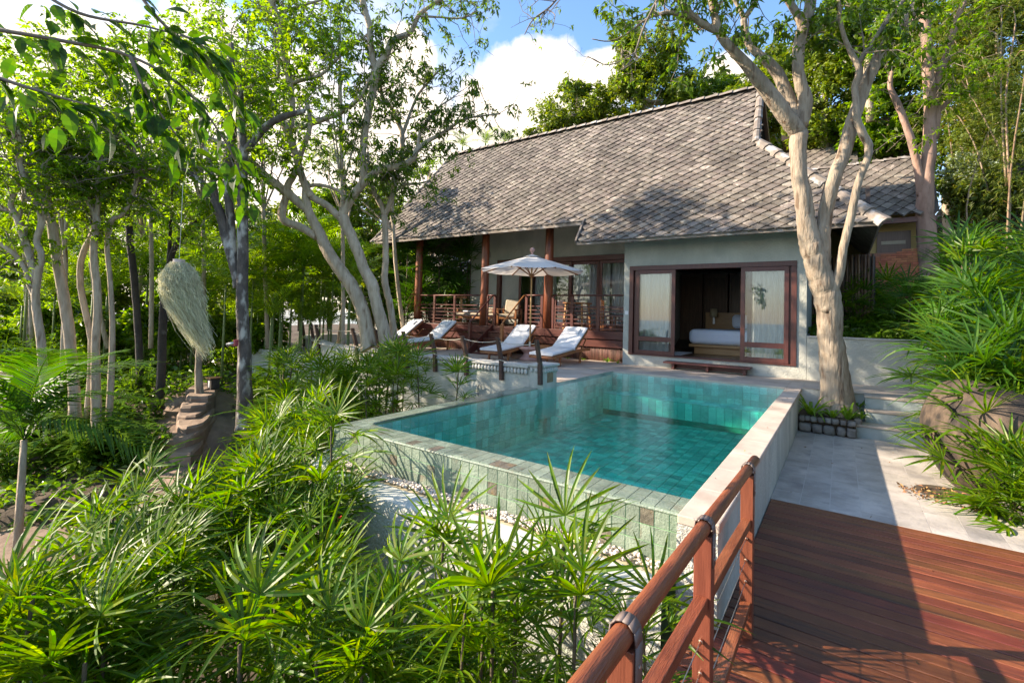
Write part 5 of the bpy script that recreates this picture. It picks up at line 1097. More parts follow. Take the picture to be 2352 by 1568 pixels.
tree('slender_pale_tree', 'slender pale tree with a thin straight trunk just left of the villa column', 'tree', [
 [(908, 810, 11.2, 11), (905, 768, 11.2, 8), (896, 700, 11.2, 7.5), (884, 645, 11.2, 8), (886, 587, 11.2, 7), (883, 494, 11.2, 7)],
 [(883, 494, 11.2, 6), (872, 462, 11.2, 5), (859, 441, 11.2, 4.5), (848, 400, 11.2, 4), (845, 350, 11.2, 3)],
 [(883, 496, 11.2, 6), (900, 456, 11.2, 6), (909, 409, 11.2, 6), (921, 369, 11.2, 5.5), (924, 312, 11.2, 5.5), (914, 281, 11.2, 5), (897, 245, 11.2, 4), (877, 219, 11.2, 4), (874, 170, 11.2, 3)],
 [(924, 312, 11.2, 4), (935, 281, 11.2, 4), (946, 250, 11.2, 3), (962, 215, 11.2, 3), (986, 187, 11.2, 2.5), (1005, 165, 11.2, 2)],
 [(909, 440, 11.2, 3), (925, 425, 11.2, 3), (960, 422, 11.2, 2.5), (985, 415, 11.2, 1.5)]],
 barktan, lf_treed, twigs=90, tlen=(.4, 1.1), leaf=(.14, .042), ncl=2, nl=6, only=[1, 2, 3, 4], up=.2, sides=9, wob=.025, hang=.6, start=.9)
tree('spotted_tree', 'dark straight trunk blotched with white lichen beside the rock steps', 'tree', [
 [(563, 985, 9.2, 20), (561, 900, 9.2, 16), (560, 800, 9.2, 14), (556, 690, 9.2, 12.5), (558, 569, 9.2, 11.5), (557, 430, 9.2, 11), (558, 350, 9.2, 10), (553, 270, 9.2, 8), (552, 200, 9.2, 6)],
 [(558, 355, 9.2, 9), (573, 335, 9.2, 9), (611, 291, 9.2, 8), (649, 269, 9.2, 7), (700, 255, 9.2, 5)],
 [(548, 660, 9.25, 12), (540, 615, 9.25, 12), (520, 545, 9.3, 11), (506, 492, 9.3, 10), (492, 455, 9.3, 8), (470, 425, 9.3, 6), (440, 400, 9.3, 5), (408, 380, 9.3, 4)],
 [(536, 600, 9.3, 9), (529, 500, 9.3, 9), (524, 429, 9.3, 10), (527, 359, 9.3, 11), (533, 281, 9.3, 10), (533, 187, 9.3, 8), (530, 100, 9.3, 6)],
 [(506, 492, 9.3, 4), (489, 410, 9.3, 6), (478, 360, 9.3, 5), (465, 330, 9.3, 4)]],
 barklichen, lf_tree, twigs=90, tlen=(.5, 1.3), leaf=(.13, .05), ncl=2, nl=6, only=[0, 1, 2, 3, 4], up=.3, sides=12, wob=.025, start=.75)
LT = [
 ('grey forked tree nearest the left edge of the photograph', [[(108, 925, 8.2, 9.7), (100, 850, 8.2, 8.8), (93, 770, 8.2, 8.4), (82, 692, 8.2, 7.9), (86, 640, 8.2, 7.9), (95, 587, 8.2, 6.2), (84, 552, 8.2, 6.2), (95, 500, 8.2, 7.0), (70, 440, 8.2, 6.2), (48, 390, 8.2, 6.2), (35, 310, 8.2, 5.3), (15, 250, 8.2, 4.4)],
   [(86, 700, 8.2, 6.2), (68, 650, 8.2, 6.2), (60, 620, 8.2, 5.3), (35, 585, 8.2, 5.3), (0, 560, 8.2, 4.4), (-25, 550, 8.2, 4.4)], [(84, 650, 8.2, 7.0), (60, 560, 8.2, 7.9), (40, 500, 8.2, 7.0), (25, 470, 8.2, 5.3), (38, 430, 8.2, 5.3), (47, 380, 8.2, 4.4), (44, 300, 8.2, 3.5)], [(40, 500, 8.2, 5.3), (10, 480, 8.2, 5.3), (-10, 470, 8.2, 4.4)]]),
 ('thick grey trunk second from the left edge, knotted at the middle', [[(172, 960, 8.8, 12.3), (168, 880, 8.8, 10.6), (160, 780, 8.8, 10.6), (148, 690, 8.8, 10.6), (134, 610, 8.8, 9.7), (120, 517, 8.8, 9.7), (107, 455, 8.8, 8.8), (104, 400, 8.8, 7.0), (90, 332, 8.8, 7.0), (74, 303, 8.8, 5.3), (45, 272, 8.8, 4.4), (15, 250, 8.8, 3.5)], [(107, 455, 8.8, 6.2), (100, 420, 8.8, 5.3), (60, 370, 8.8, 4.4), (30, 330, 8.8, 3.5)], [(120, 517, 8.8, 5.3), (100, 470, 8.8, 5.3), (75, 430, 8.8, 4.4), (40, 380, 8.8, 3.5)]]),
 ('pale trunk pair member leaning right, third from the left edge', [[(222, 1000, 9.0, 10.6), (220, 900, 9.0, 9.7), (219, 800, 9.0, 7.9), (224, 690, 9.0, 7.9), (215, 580, 9.0, 7.0), (222, 510, 9.0, 7.0), (212, 480, 9.0, 7.0), (190, 430, 9.0, 6.2), (168, 388, 9.0, 6.2), (141, 305, 9.0, 5.3), (121, 245, 9.0, 4.4)], [(190, 430, 9.0, 4.4), (160, 380, 9.0, 4.4), (120, 340, 9.0, 3.5), (98, 300, 9.0, 2.6)], [(222, 500, 9.0, 5.3), (226, 440, 9.0, 5.3), (224, 400, 9.0, 4.4), (236, 350, 9.0, 5.3), (243, 325, 9.0, 4.4), (270, 312, 9.0, 2.6)]]),
 ('crooked light trunk close behind the leaning pale one', [[(200, 960, 9.3, 7.0), (208, 870, 9.3, 7.0), (210, 780, 9.3, 7.0), (195, 710, 9.3, 6.2), (184, 645, 9.3, 6.2), (190, 585, 9.3, 6.2), (215, 530, 9.3, 6.2), (225, 464, 9.3, 6.2), (228, 420, 9.3, 4.4), (234, 344, 9.3, 5.3)], [(234, 346, 9.3, 3.5), (215, 330, 9.3, 2.6), (200, 290, 9.3, 2.2)], [(234, 346, 9.3, 3.5), (262, 325, 9.3, 3.5), (272, 312, 9.3, 2.6)], [(225, 464, 9.3, 3.5), (245, 450, 9.3, 2.6), (262, 430, 9.3, 1.8)]]),
 ('thin wavy trunk arching to the right below the canopy', [[(250, 965, 9.2, 7.0), (255, 860, 9.2, 6.2), (258, 745, 9.2, 5.3), (253, 650, 9.2, 4.8), (246, 560, 9.2, 4.8), (256, 508, 9.2, 5.3), (280, 494, 9.2, 4.4), (300, 460, 9.2, 4.4), (315, 410, 9.2, 4.0), (312, 395, 9.2, 3.5), (308, 330, 9.2, 2.6)], [(312, 395, 9.2, 2.6), (345, 388, 9.2, 2.2), (395, 390, 9.2, 1.8)]]),
 ('slim grey trunk at the far left behind the forked tree', [[(140, 900, 11, 5.3), (145, 800, 11, 5.3), (150, 600, 11, 4.4), (140, 500, 11, 4.4), (130, 420, 11, 3.5), (128, 360, 11, 3.5)], [(148, 620, 11, 3.5), (152, 480, 11, 3.5), (150, 400, 11, 2.6)]]),
]
for i, (lab, br) in enumerate(LT):
    tree('grey_grove_tree', lab, 'tree', br, barktan, lf_tree, twigs=(75, 85, 85, 70, 55, 45)[i], tlen=(.4, 1.1), leaf=(.11, .045), ncl=2, nl=6, up=.35, sides=10, wob=.025, start=.62, group='trees of the left grove')
for lab, br in (('thin black trunk left of the hanging pot', [[(322, 890, 11.5, 8), (318, 780, 11.5, 7), (309, 657, 11.5, 7), (299, 552, 11.5, 7), (290, 429, 11.5, 6), (286, 350, 11.5, 4)]]),
                ('black crooked trunk behind the hanging pot, branching right', [[(365, 940, 10.8, 10), (370, 850, 10.8, 9), (373, 745, 10.8, 8), (380, 657, 10.8, 7), (397, 580, 10.8, 6), (422, 538, 10.8, 6), (450, 513, 10.8, 5), (488, 474, 10.8, 4)], [(388, 600, 10.8, 5), (392, 500, 10.8, 3), (396, 420, 10.8, 2)]])):
    tree('black_trunk_tree', lab, 'tree', br, barkdark, lf_tree, twigs=30, tlen=(.4, 1.0), leaf=(.11, .045), ncl=2, nl=5, start=.6, group='black trunked trees')
tree('bare_pole_tree', 'short pale dead trunk standing behind the tail of the hanging moss', 'tree', [[(458, 912, 11.2, 10), (455, 850, 11.2, 7), (457, 790, 11.2, 6), (458, 740, 11.2, 6)]], barkpale)
# right hand trees behind
tree('reddish_trunk_tree', 'straight reddish brown trunk rising right of the pavilion roof', 'tree', [
 [(2134, 720, 13, 21), (2130, 590, 13, 19), (2128, 520, 13, 18), (2125, 440, 13, 17), (2133, 350, 13, 14), (2136, 250, 13, 12), (2130, 150, 13, 11), (2125, 60, 13, 10), (2118, -20, 13, 9)],
 [(2118, 450, 13, 9), (2108, 385, 13, 8), (2095, 330, 13, 8), (2080, 285, 13, 7), (2060, 235, 13, 7), (2045, 200, 13, 5), (2048, 165, 13, 4)], [(2145, 320, 13, 9), (2150, 250, 13, 9), (2155, 180, 13, 8), (2178, 120, 13, 7), (2200, 40, 13, 6), (2225, -20, 13, 5)], [(2150, 260, 13, 5), (2185, 225, 13, 5), (2182, 190, 13, 4)]],
 mat('bark_reddish', (.26, .155, .11), (.40, .26, .20), rough=.9, scale=3, bump=.7, bscale=14, c3=(.14, .10, .08), mscale=2.5, stretch=(1.4, 1.4, .5)), lf_tree, twigs=60, tlen=(.6, 1.6), leaf=(.16, .06), ncl=2, nl=6, start=.6, only=[0, 1, 2, 3])
# ------------------------------------------------------------------ crowns behind (each tree of its own)
def crown_tree(label, blobs, trunk, leafm, leaf=(.28, .12, 5), bark=barkgrey, group='trees beyond the villa', name='background_tree', hang=.35):
    pts = [at(*q[:3]) for q in trunk]; base = pts[0]; t = thing(name, label, 'tree', tuple(base), 0, group)
    sp_ = smoothpath(pts, 3); rr = np.interp(np.linspace(0, 1, len(sp_)), np.linspace(0, 1, len(trunk)), [q[3] * q[2] / FPX for q in trunk])
    mb = MB(); mb.tube(sp_ - base, rr, 7, wob=.025); top_ = sp_[len(sp_) * 2 // 3]
    for b in blobs:
        c = at(*b[:3]); 
        for k in range(3): e = c + rng.normal(0, .3, 3) * np.array([b[3], b[3], b[4]]) * b[2] / FPX; mb.tube(np.array([top_, (top_ + e) / 2 + rng.normal(0, .3, 3), e]) - base, [rr[-1] * .8, rr[-1] * .5, rr[-1] * .2], 4, cap=False)
    mb.build('trunk', bark, t, True)
    Q = np.concatenate([blob_leaves(b, base, *leaf, hang=hang) for b in blobs]); new_obj('crown', quads_mesh('crown', Q, leafm), None, t); return t
crown_tree('tall full crowned tree standing above the ridge in the middle of the roof', [(1490, 130, 27, 78, 62, 900), (1510, 215, 27, 105, 60, 1000), (1450, 180, 27, 45, 50, 400), (1580, 240, 27, 65, 60, 600), (1440, 85, 27, 30, 35, 200)], [(1487, 330, 27, 10), (1478, 260, 27, 9), (1470, 200, 27, 6)], lf_hill)
crown_tree('loose olive crowned tree low above the left part of the ridge', [(1310, 255, 30, 90, 62, 1000), (1270, 300, 30, 60, 35, 400), (1390, 250, 30, 60, 60, 700), (1320, 205, 30, 35, 25, 250), (1240, 310, 30, 40, 18, 150)], [(1350, 340, 30, 7), (1340, 280, 30, 6), (1320, 230, 30, 4)], lf_hill)
crown_tree('dark green tree right of the tall crowned tree over the ridge', [(1640, 230, 28, 55, 60, 700), (1600, 280, 28, 80, 45, 600), (1690, 210, 32, 50, 45, 400)], [(1640, 330, 28, 8), (1640, 270, 28, 6), (1640, 230, 28, 4)], lf_treed)
RT = [('yellow green tree behind the left fork of the pale tree', [(1760, 230, 22, 90, 80, 1100), (1700, 250, 22, 55, 45, 500), (1800, 160, 22, 60, 55, 500)], lf_hill, 22),
      ('bright leafy tree between the two forks of the pale tree', [(1900, 200, 20, 80, 75, 1100), (1900, 110, 20, 70, 60, 700), (1870, 290, 20, 60, 50, 500)], lf_hill, 20),
      ('dense light green tree above the pavilion roof', [(2020, 280, 19, 90, 85, 1500), (2060, 200, 19, 70, 70, 800), (1990, 330, 19, 60, 40, 500)], lf_tree, 19),
      ('tall dark tree at the top behind the right fork', [(2000, 80, 18, 80, 80, 900), (2080, 60, 18, 70, 80, 800), (1930, 30, 18, 60, 40, 400)], lf_treed, 18),
      ('olive hillside tree right of the reddish trunk', [(2220, 250, 17, 75, 100, 1200), (2200, 120, 17, 70, 80, 800)], lf_hill, 17),
      ('upper right hillside tree with golden foliage', [(2300, 100, 15, 90, 110, 1400), (2250, 20, 15, 90, 60, 700)], lf_bamboo, 15),
      ('golden hillside tree at the right edge below the bamboo tops', [(2300, 300, 14, 80, 110, 1300), (2260, 450, 13.5, 70, 60, 700)], lf_bamboo, 14),
      ('dark tree masking the slope below the golden foliage', [(2180, 380, 18, 80, 80, 900), (2260, 330, 17, 60, 60, 500)], lf_treed, 18),
      ('far hillside tree showing over the small hipped roof', [(1850, 330, 26, 60, 45, 500), (1930, 340, 26, 70, 50, 600), (1770, 300, 27, 50, 50, 400)], lf_hill, 26)]
for lab, bl, m_, D_ in RT:
    b0 = bl[0]; crown_tree(lab, bl, [(b0[0], b0[1] + 200, D_, 9), (b0[0] - 8, b0[1] + 80, D_, 8), (b0[0], b0[1], D_, 5)], m_, leaf=(.012 * D_ * .85 + .02, .0045 * D_ + .01, 5), group='trees on the slope behind')
for i in range(13):
    px = -60 + i * 82 + rng.normal(0, 12); py = 520 + rng.normal(0, 25); D_ = rng.uniform(21, 27)
    crown_tree('green tree closing the view far behind the grove, %s' % ('at the left edge', 'second from the left edge', 'third from the left edge', 'behind the pale leaning trunks', 'left of the black trunks', 'between the black trunks', 'behind the hanging pot', 'behind the spotted trunk', 'right of the spotted trunk', 'left of the leaning trunk', 'behind the leaning trunk', 'behind the golden barked tree', 'left of the villa roof')[i], [(px, py - 10, D_, 75, 75, 620), (px + 20, py + 90, D_ - 1, 70, 60, 420), (px - 20, py + 160, D_ - 2, 70, 60, 380)], [(px, 760, D_, 5), (px, 620, D_, 4), (px, py, D_, 3)], (lf_tree, lf_areca, lf_hill)[i % 3], leaf=(.30, .11, 5), group='trees closing the view behind the grove')
o = new_obj('climbing_foliage', quads_mesh('c', blob_leaves((2235, 420, 14, 55, 75, 900), np.zeros(3), .10, .07, 5), lf_silver), None); tag(o, 'silvery leaved creeper draped over shrubs right of the pavilion roof', 'creeper')
# bamboo thicket on the right
for k, (px, py, D_, lab) in enumerate(((2290, 520, 12.5, 'yellowish bamboo clump at the right edge below the golden foliage'), (2240, 300, 14.5, 'bamboo clump with bare pink culms leaning left'), (2330, 300, 12, 'bamboo clump at the far right edge'))):
    base = at(px, py + 120, D_); t = thing('bamboo_clump', lab, 'bamboo', tuple(base), 0, 'bamboo on the right slope'); Q = []
    for i in range(4):
        lx, ly = rng.normal(0, .35, 2); h = rng.uniform(3.0, 6.0); tip = np.array([lx * 3 + rng.normal(0, .6), ly * 3, h]); p = smoothpath([np.array([lx, ly, 0]), np.array([lx * 1.6, ly * 1.6, h * .5]), tip, tip + [rng.normal(0, .5), rng.normal(0, .5), -.3]], 4)
        MB().tube(p, np.linspace(.028, .006, len(p)), 6).build('culm', mat('bamboo_culm', (.17, .11, .07), (.27, .19, .11), rough=.5, scale=5, vary=.3) if 'bamboo_culm' not in MATS else MATS['bamboo_culm'], t, True)
        j = rng.integers(1, len(p), 200); C_ = p[j] + rng.normal(0, .45, (200, 3)); Q.append(clusters(C_, 7, .15, .018, hang=.5))
    new_obj('foliage', quads_mesh('foliage', np.concatenate(Q), lf_bamboo), None, t)
# canopy masses of the left grove, one per tree further back
LBS = .5
LB = [('hazy bright tree crown far left', [(60, 330, 14, 120, 110, 900), (40, 180, 12, 110, 90, 700)]), ('bright crown above the pale leaning trunks', [(200, 260, 13, 130, 110, 1200), (180, 140, 12, 120, 80, 800)]), ('leafy crown left of the spotted trunk', [(340, 300, 13, 110, 120, 1200), (330, 150, 12, 120, 90, 900)]),
      ('leafy crown behind the pale forked stem', [(460, 250, 14, 100, 140, 1200), (450, 100, 13, 110, 80, 800)]), ('green crown between the spotted and leaning trunks', [(600, 240, 14, 90, 150, 1000), (650, 80, 13, 110, 80, 800)]), ('crown high above the golden barked tree', [(780, 60, 13, 120, 70, 450), (760, 170, 13, 90, 80, 300)]),
      ('low light green tree behind the grove trunks', [(320, 440, 16, 110, 60, 800), (420, 430, 15, 90, 70, 800)]), ('low tree at the left edge behind the trunks', [(50, 480, 15, 80, 60, 600), (140, 500, 16, 80, 60, 500)]), ('dry grey twiggy tree behind the leaning trunk', [(790, 350, 17, 90, 60, 260)]), ('dark green crown in the gap left of the roof', [(900, 400, 18, 90, 60, 500), (720, 300, 18, 80, 90, 500)]), ('small fresh green tree at the left end of the ridge', [(985, 365, 24, 50, 35, 450)])]
for i, (lab, bl) in enumerate(LB):
    b0 = bl[0]; crown_tree(lab, [(a, b, c, d, e, int(n * LBS)) for a, b, c, d, e, n in bl], [(b0[0] + rng.normal(0, 20), 800, b0[2], 5), (b0[0] + 8, 600, b0[2], 4.5), (b0[0], b0[1] + 20, b0[2], 3)], (lf_tree, lf_tree, lf_tree, lf_tree, lf_treed, lf_treed, lf_tree, lf_treed, lf_silver, lf_treed, lf_tree)[i], leaf=(.15, .06, 5), group='trees behind the left grove')
for i in range(22):
    px = -40 + i * 31 + rng.normal(0, 10); py = rng.uniform(720, 800); D_ = rng.uniform(14, 19); q = at(px, py, D_); b = thing('leafy_bush', 'dense leafy bush behind the grove trunks' + cell(px, py, (-40, 720, 640, 800)), 'bush', (q[0], q[1], float(gz(q[0], q[1]))), 0, 'bushes behind the grove')
    base = np.array(b.location); new_obj('foliage', quads_mesh('foliage', blob_leaves((px, py, D_, 42, 50, 300), base, .22, .09, 5), (lf_tree, lf_broad, lf_areca)[i % 3]), None, b)
# large leaves hanging in from the top left, close to the lens
bt = thing('overhanging_branch', 'dark drooping branch with large serrated leaves hanging in at the upper left', 'branch', tuple(at(200, 100, 2.6)))
base = at(200, 100, 2.6); mb = MB(); Lf = []
for b in ([(-60, 60, 2.4), (120, 90, 2.4), (300, 130, 2.5), (430, 210, 2.6), (520, 330, 2.7), (560, 420, 2.75)], [(-60, 160, 2.3), (60, 200, 2.3), (160, 230, 2.35), (240, 250, 2.4)], [(300, -40, 2.6), (380, 60, 2.6), (470, 110, 2.7), (540, 220, 2.8)], [(60, -40, 2.5), (180, 30, 2.5), (330, 60, 2.55), (440, 90, 2.6)], [(300, 130, 2.5), (340, 220, 2.5), (420, 330, 2.6)]):
    p = smoothpath([at(*q) for q in b], 6); mb.tube(p - base, np.linspace(.011, .003, len(p)), 6)
    for j in range(2, len(p)):
        for q in range(3):
            a = unit(p[min(j + 1, len(p) - 1)] - p[j - 1]); d = unit(a * .9 + rng.normal(0, .45, 3) + np.array([0, 0, -.55])); Lf.append((p[j] - base + d * rng.uniform(.01, .20), unit(d + rng.normal(0, .25, 3))))
mb.build('stem', twigm, bt, True)
big = []
def serrleaf():
    V_ = []; n = 7; w = .036; L_ = .155
    prof = [0, .55, .92, 1, .85, .55, .22, 0]
    for i in range(n):
        for sg in (-1, 1):
            y0, y1 = i / n * L_, (i + 1) / n * L_; z0, z1 = -.18 * y0 ** 2 / L_, -.18 * y1 ** 2 / L_
            a = [0, y0, z0]; b = [0, y1, z1]; c = [sg * w * prof[i + 1] * 1.0, y1, z1 + .010 * prof[i + 1]]; d = [sg * w * prof[i] * .9, y0, z0 + .010 * prof[i]]; V_.append([a, b, c, d] if sg < 0 else [a, d, c, b])
    return quads_mesh('leaf', np.array(V_), lf_big)
sl_ = serrleaf()
for p, d in Lf:
    o = new_obj('leaf', sl_, None, bt); q = Vector(d).to_track_quat('Y', 'Z'); o.matrix_local = Matrix.Translation(p) @ q.to_matrix().to_4x4() @ Matrix.Rotation(rs.uniform(-.9, .9), 4, 'Y') @ Matrix.Scale(rs.uniform(.5, 1.05), 4)

# ------------------------------------------------------------------ lady palms
def ground_h(p): return max(.35, p[2] - float(gz(p[0], p[1])))
def place_v(px, py, D, label, group, s=1, nf=11, dark=False, face=None):
    p = at(px, py, D); return lady_palm(p, label, group, s, nf, dark, (rs.uniform(-.15, .15), rs.uniform(-.15, .15)), min(2.6, ground_h(p)), face=face)
# foreground specimens singled out
NF = 9
for px, py, D, s, lab in ((1290, 1360, 2.9, .95, 'large lady palm head in front of the pebble gutter, right of centre'), (1010, 1350, 3.1, .9, 'large lady palm head in front of the pale gutter wall, left of centre'), (760, 1050, 4.6, .95, 'tall lady palm overlapping the left corner of the infinity edge'),
                          (1130, 1500, 2.4, .85, 'lady palm at the bottom edge of the frame below the gutter'), (1480, 1520, 2.2, .6, 'small lady palm poking through beside the handrail'), (1320, 1500, 2.3, .75, 'lady palm between the handrail and the bottom edge'),
                          (900, 1500, 2.7, .9, 'lady palm at the foot of the curved gutter wall'), (610, 1180, 4.6, 1.0, 'broad lady palm in the middle of the thicket'), (330, 1180, 5.2, 1.0, 'bright lady palm highest in the left thicket'), (60, 1480, 2.6, .9, 'lady palm in the bottom left corner'),
                          (270, 1350, 4.0, 1.0, 'lady palm leaning over the pale rock slab'), (960, 880, 8.6, .9, 'lady palm before the low terrace wall'), (1050, 895, 7.6, .8, 'lady palm just left of the drain pipe')):
    place_v(px, py, D, lab, None, s, 10)
# thicket mass: rows from far to near
def thicket(n, region, Dfun, label, group, s=(.8, 1.05), dark=False, nf=(8, 10), avoid=None, face=None):
    c = 0
    while c < n:
        px = rs.uniform(region[0], region[2]); py = rs.uniform(region[1], region[3])
        if avoid and avoid(px, py): continue
        place_v(px, py, Dfun(px, py), label + cell(px, py, region), group, rs.uniform(*s), rs.randint(*nf), (rs.random() < dark) if isinstance(dark, float) else dark, face); c += 1
D1 = lambda x, y: float(np.interp(y, [860, 950, 1050, 1200, 1350, 1500, 1650], [9.4, 7.6, 6.0, 4.6, 3.7, 3.0, 2.5])) * rs.uniform(.94, 1.06)
thicket(26, (640, 850, 930, 965), D1, 'lady palm in the sunny mass below the twin trunks', 'lady palms between pool and terrace wall', avoid=lambda x, y: y > 968 - (x - 780) * .21 - 25 and x > 740)
thicket(13, (600, 950, 780, 1090), D1, 'lady palm in the bright mass left of the pool corner', 'lady palms left of the pool')
thicket(15, (500, 1130, 790, 1330), D1, 'lady palm in the middle of the lower left thicket', 'lady palms of the lower left thicket')
thicket(9, (150, 1220, 480, 1420), D1, 'lady palm at the left of the lower thicket', 'lady palms of the lower left thicket', avoid=lambda x, y: x < 230 and y < 1330)
thicket(17, (200, 1400, 800, 1640), D1, 'lady palm low in the foreground thicket', 'lady palms of the foreground')
thicket(9, (-40, 1520, 300, 1680), D1, 'lady palm along the bottom left edge', 'lady palms of the foreground')
thicket(9, (800, 1520, 1400, 1680), lambda x, y: 2.5 * rs.uniform(.9, 1.1), 'lady palm under the gutter wall at the bottom', 'lady palms of the foreground', s=(.65, .9), avoid=lambda x, y: x > 1380 - (y - 1470))
# right bank
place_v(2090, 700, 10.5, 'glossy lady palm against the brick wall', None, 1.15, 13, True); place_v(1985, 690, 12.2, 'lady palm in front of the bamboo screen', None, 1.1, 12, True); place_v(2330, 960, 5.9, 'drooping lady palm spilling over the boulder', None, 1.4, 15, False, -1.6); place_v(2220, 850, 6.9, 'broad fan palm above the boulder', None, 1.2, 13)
place_v(2335, 1130, 4.9, 'lady palm hanging low over the paving at the right edge', None, 1.1, 13, False, -1.6); place_v(2240, 600, 9.5, 'upright fan palm on the upper bank', None, 1.2, 12, True)
D2 = lambda x, y: float(np.interp(y, [520, 650, 800, 950, 1100, 1250], [10, 8.2, 6.8, 5.8, 5.0, 4.5])) * rs.uniform(.95, 1.08)
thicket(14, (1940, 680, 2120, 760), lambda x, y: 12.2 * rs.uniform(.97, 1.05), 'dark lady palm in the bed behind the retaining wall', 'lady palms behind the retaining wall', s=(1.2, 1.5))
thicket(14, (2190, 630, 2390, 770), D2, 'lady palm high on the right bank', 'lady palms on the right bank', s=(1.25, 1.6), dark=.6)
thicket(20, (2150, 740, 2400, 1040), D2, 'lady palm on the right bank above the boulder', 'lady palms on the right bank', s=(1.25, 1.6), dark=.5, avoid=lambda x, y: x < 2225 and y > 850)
thicket(14, (2300, 1000, 2440, 1200), D2, 'lady palm at the right edge beside the boulder', 'lady palms on the right bank', s=(.8, 1.05))
# dark screen behind the veranda
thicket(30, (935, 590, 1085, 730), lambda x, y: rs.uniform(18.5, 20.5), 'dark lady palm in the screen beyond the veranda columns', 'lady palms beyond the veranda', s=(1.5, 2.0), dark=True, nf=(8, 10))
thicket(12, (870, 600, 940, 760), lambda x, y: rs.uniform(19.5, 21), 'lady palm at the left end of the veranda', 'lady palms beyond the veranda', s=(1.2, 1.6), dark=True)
# areca palms in the middle left
def arecas(n, region, D0, D1_, label, group, s=(1, 1.3), ns=1):
    for i in range(n):
        px = rs.uniform(region[0], region[2]); py = rs.uniform(region[1], region[3]); D = rs.uniform(D0, D1_); p = at(px, py, D); feather_palm(p, label + cell(px, py, region), group, rs.uniform(*s), rs.randint(7, 9), h=max(1, p[2] - float(gz(p[0], p[1]))), ns=ns)
arecas(12, (600, 560, 830, 690), 14, 17, 'areca palm between the tree trunks and villa', 'areca palms left of the villa', (1.1, 1.5))
arecas(10, (600, 640, 810, 760), 13, 15, 'low areca palm behind the round end of the terrace', 'areca palms left of the villa', (.9, 1.2))
arecas(9, (380, 560, 600, 720), 13, 17, 'areca palm behind the hanging moss pot', 'areca palms behind the grove', (1.1, 1.5))
arecas(12, (-20, 540, 380, 720), 13, 18, 'areca palm behind the grey grove trunks', 'areca palms behind the grove', (1.1, 1.5))
for px, py, D, lab in ((1062, 338, 34, 'leftmost of the small palm tops showing over the left end of the ridge'), (1115, 330, 34, 'middle small palm top over the ridge'), (1160, 326, 36, 'rightmost small palm top over the ridge')): feather_palm(at(px, py, D), lab, None, 1.0, 9, h=6, name='palm_top', rstem=.08)
# young feather palm with drooping dark fronds at the left
p = at(55, 1010, 6.2); feather_palm(p, 'young palm with long drooping dark fronds and ringed trunk at the left edge', None, 1.35, 12, FEAD, h=p[2] + 2.3, name='young_palm', stemm=barkgrey, rstem=.045)
# broad leaved undergrowth
gi = 0
for i in range(95):
    px = rs.uniform(-20, 355); py = rs.uniform(850, 1180); z = -1.3 - (py - 850) / 330 * 1.1; q = onz(px, py, z); zz = float(gz(q[0], q[1]))
    o = new_obj('ginger_plant', GIN[i % 2], None); o.location = (q[0], q[1], zz); s_ = rs.uniform(.8, 1.3); o.scale = (s_, s_, s_); o.rotation_euler.z = rs.uniform(0, 6); tag(o, 'broad leaved green herb in the left grove undergrowth' + cell(px, py, (-20, 850, 385, 1180)), 'plant', 'broad leaved herbs in the grove')
for i in range(30):
    px = rs.uniform(580, 900); py = rs.uniform(790, 860); q = at(px, py, rs.uniform(10.5, 12.5)); zz = float(gz(q[0], q[1])); o = new_obj('ginger_plant', GIN[i % 2], None); o.location = (q[0], q[1], zz); o.scale = (1.3,) * 3; o.rotation_euler.z = rs.uniform(0, 6); tag(o, 'broad leaved herb between the grove and the terrace wall', 'plant', 'broad leaved herbs below the terrace')
# ground cover: one mass of small leaves over the slope on the left and the bank
C_ = []
for (x0, x1, y0, y1, n) in ((-22, -4.6, 1, 22, 15000), (-6, .3, -1, 3.2, 2500), (1.9, 6, 3, 16, 3500), (-3, 8, 16, 26, 3000), (-.6, 2.6, 12.9, 16.5, 1200)):
    X_ = rng.uniform(x0, x1, n); Y_ = rng.uniform(y0, y1, n); k = (np.sin(X_ * 1.7 + 1) + np.sin(Y_ * 2.3) + np.sin(X_ * .8 - Y_ * 1.3)) > -.6
    X_, Y_ = X_[k], Y_[k]
    pth = np.array([onz(460, 940, -1.1)[:2], onz(430, 1060, -1.8)[:2], onz(300, 1400, -2.6)[:2], onz(30, 1420, -2.8)[:2]]); dmin = np.min([np.hypot(X_ - a[0], Y_ - a[1]) for a in np.concatenate([pth[:1] + (pth[1:2] - pth[:1]) * t for t in (0, .33, .66, 1)] + [pth[2:3] * 1.0, pth[3:4] * 1.0])], axis=0)
    k = (dmin > 1.0) & ~((X_ > -5.3) & (X_ < .2) & (Y_ > 2.8)) & ~((Y_ > 7.3) & (X_ > -16) & (X_ < -4) & (Y_ < 14.5)) if x1 < 1.5 else dmin > 0
    C_.append(np.stack([X_[k], Y_[k], gz(X_[k], Y_[k]) + rng.uniform(.02, .3, k.sum())], 1))
C_ = np.concatenate(C_); o = new_obj('ground_cover', quads_mesh('ground_cover', clusters(C_, 5, .16, .07, hang=.0), lf_broad), None); tag(o, 'low leafy ground cover over the slopes', 'ground cover', kind='stuff')
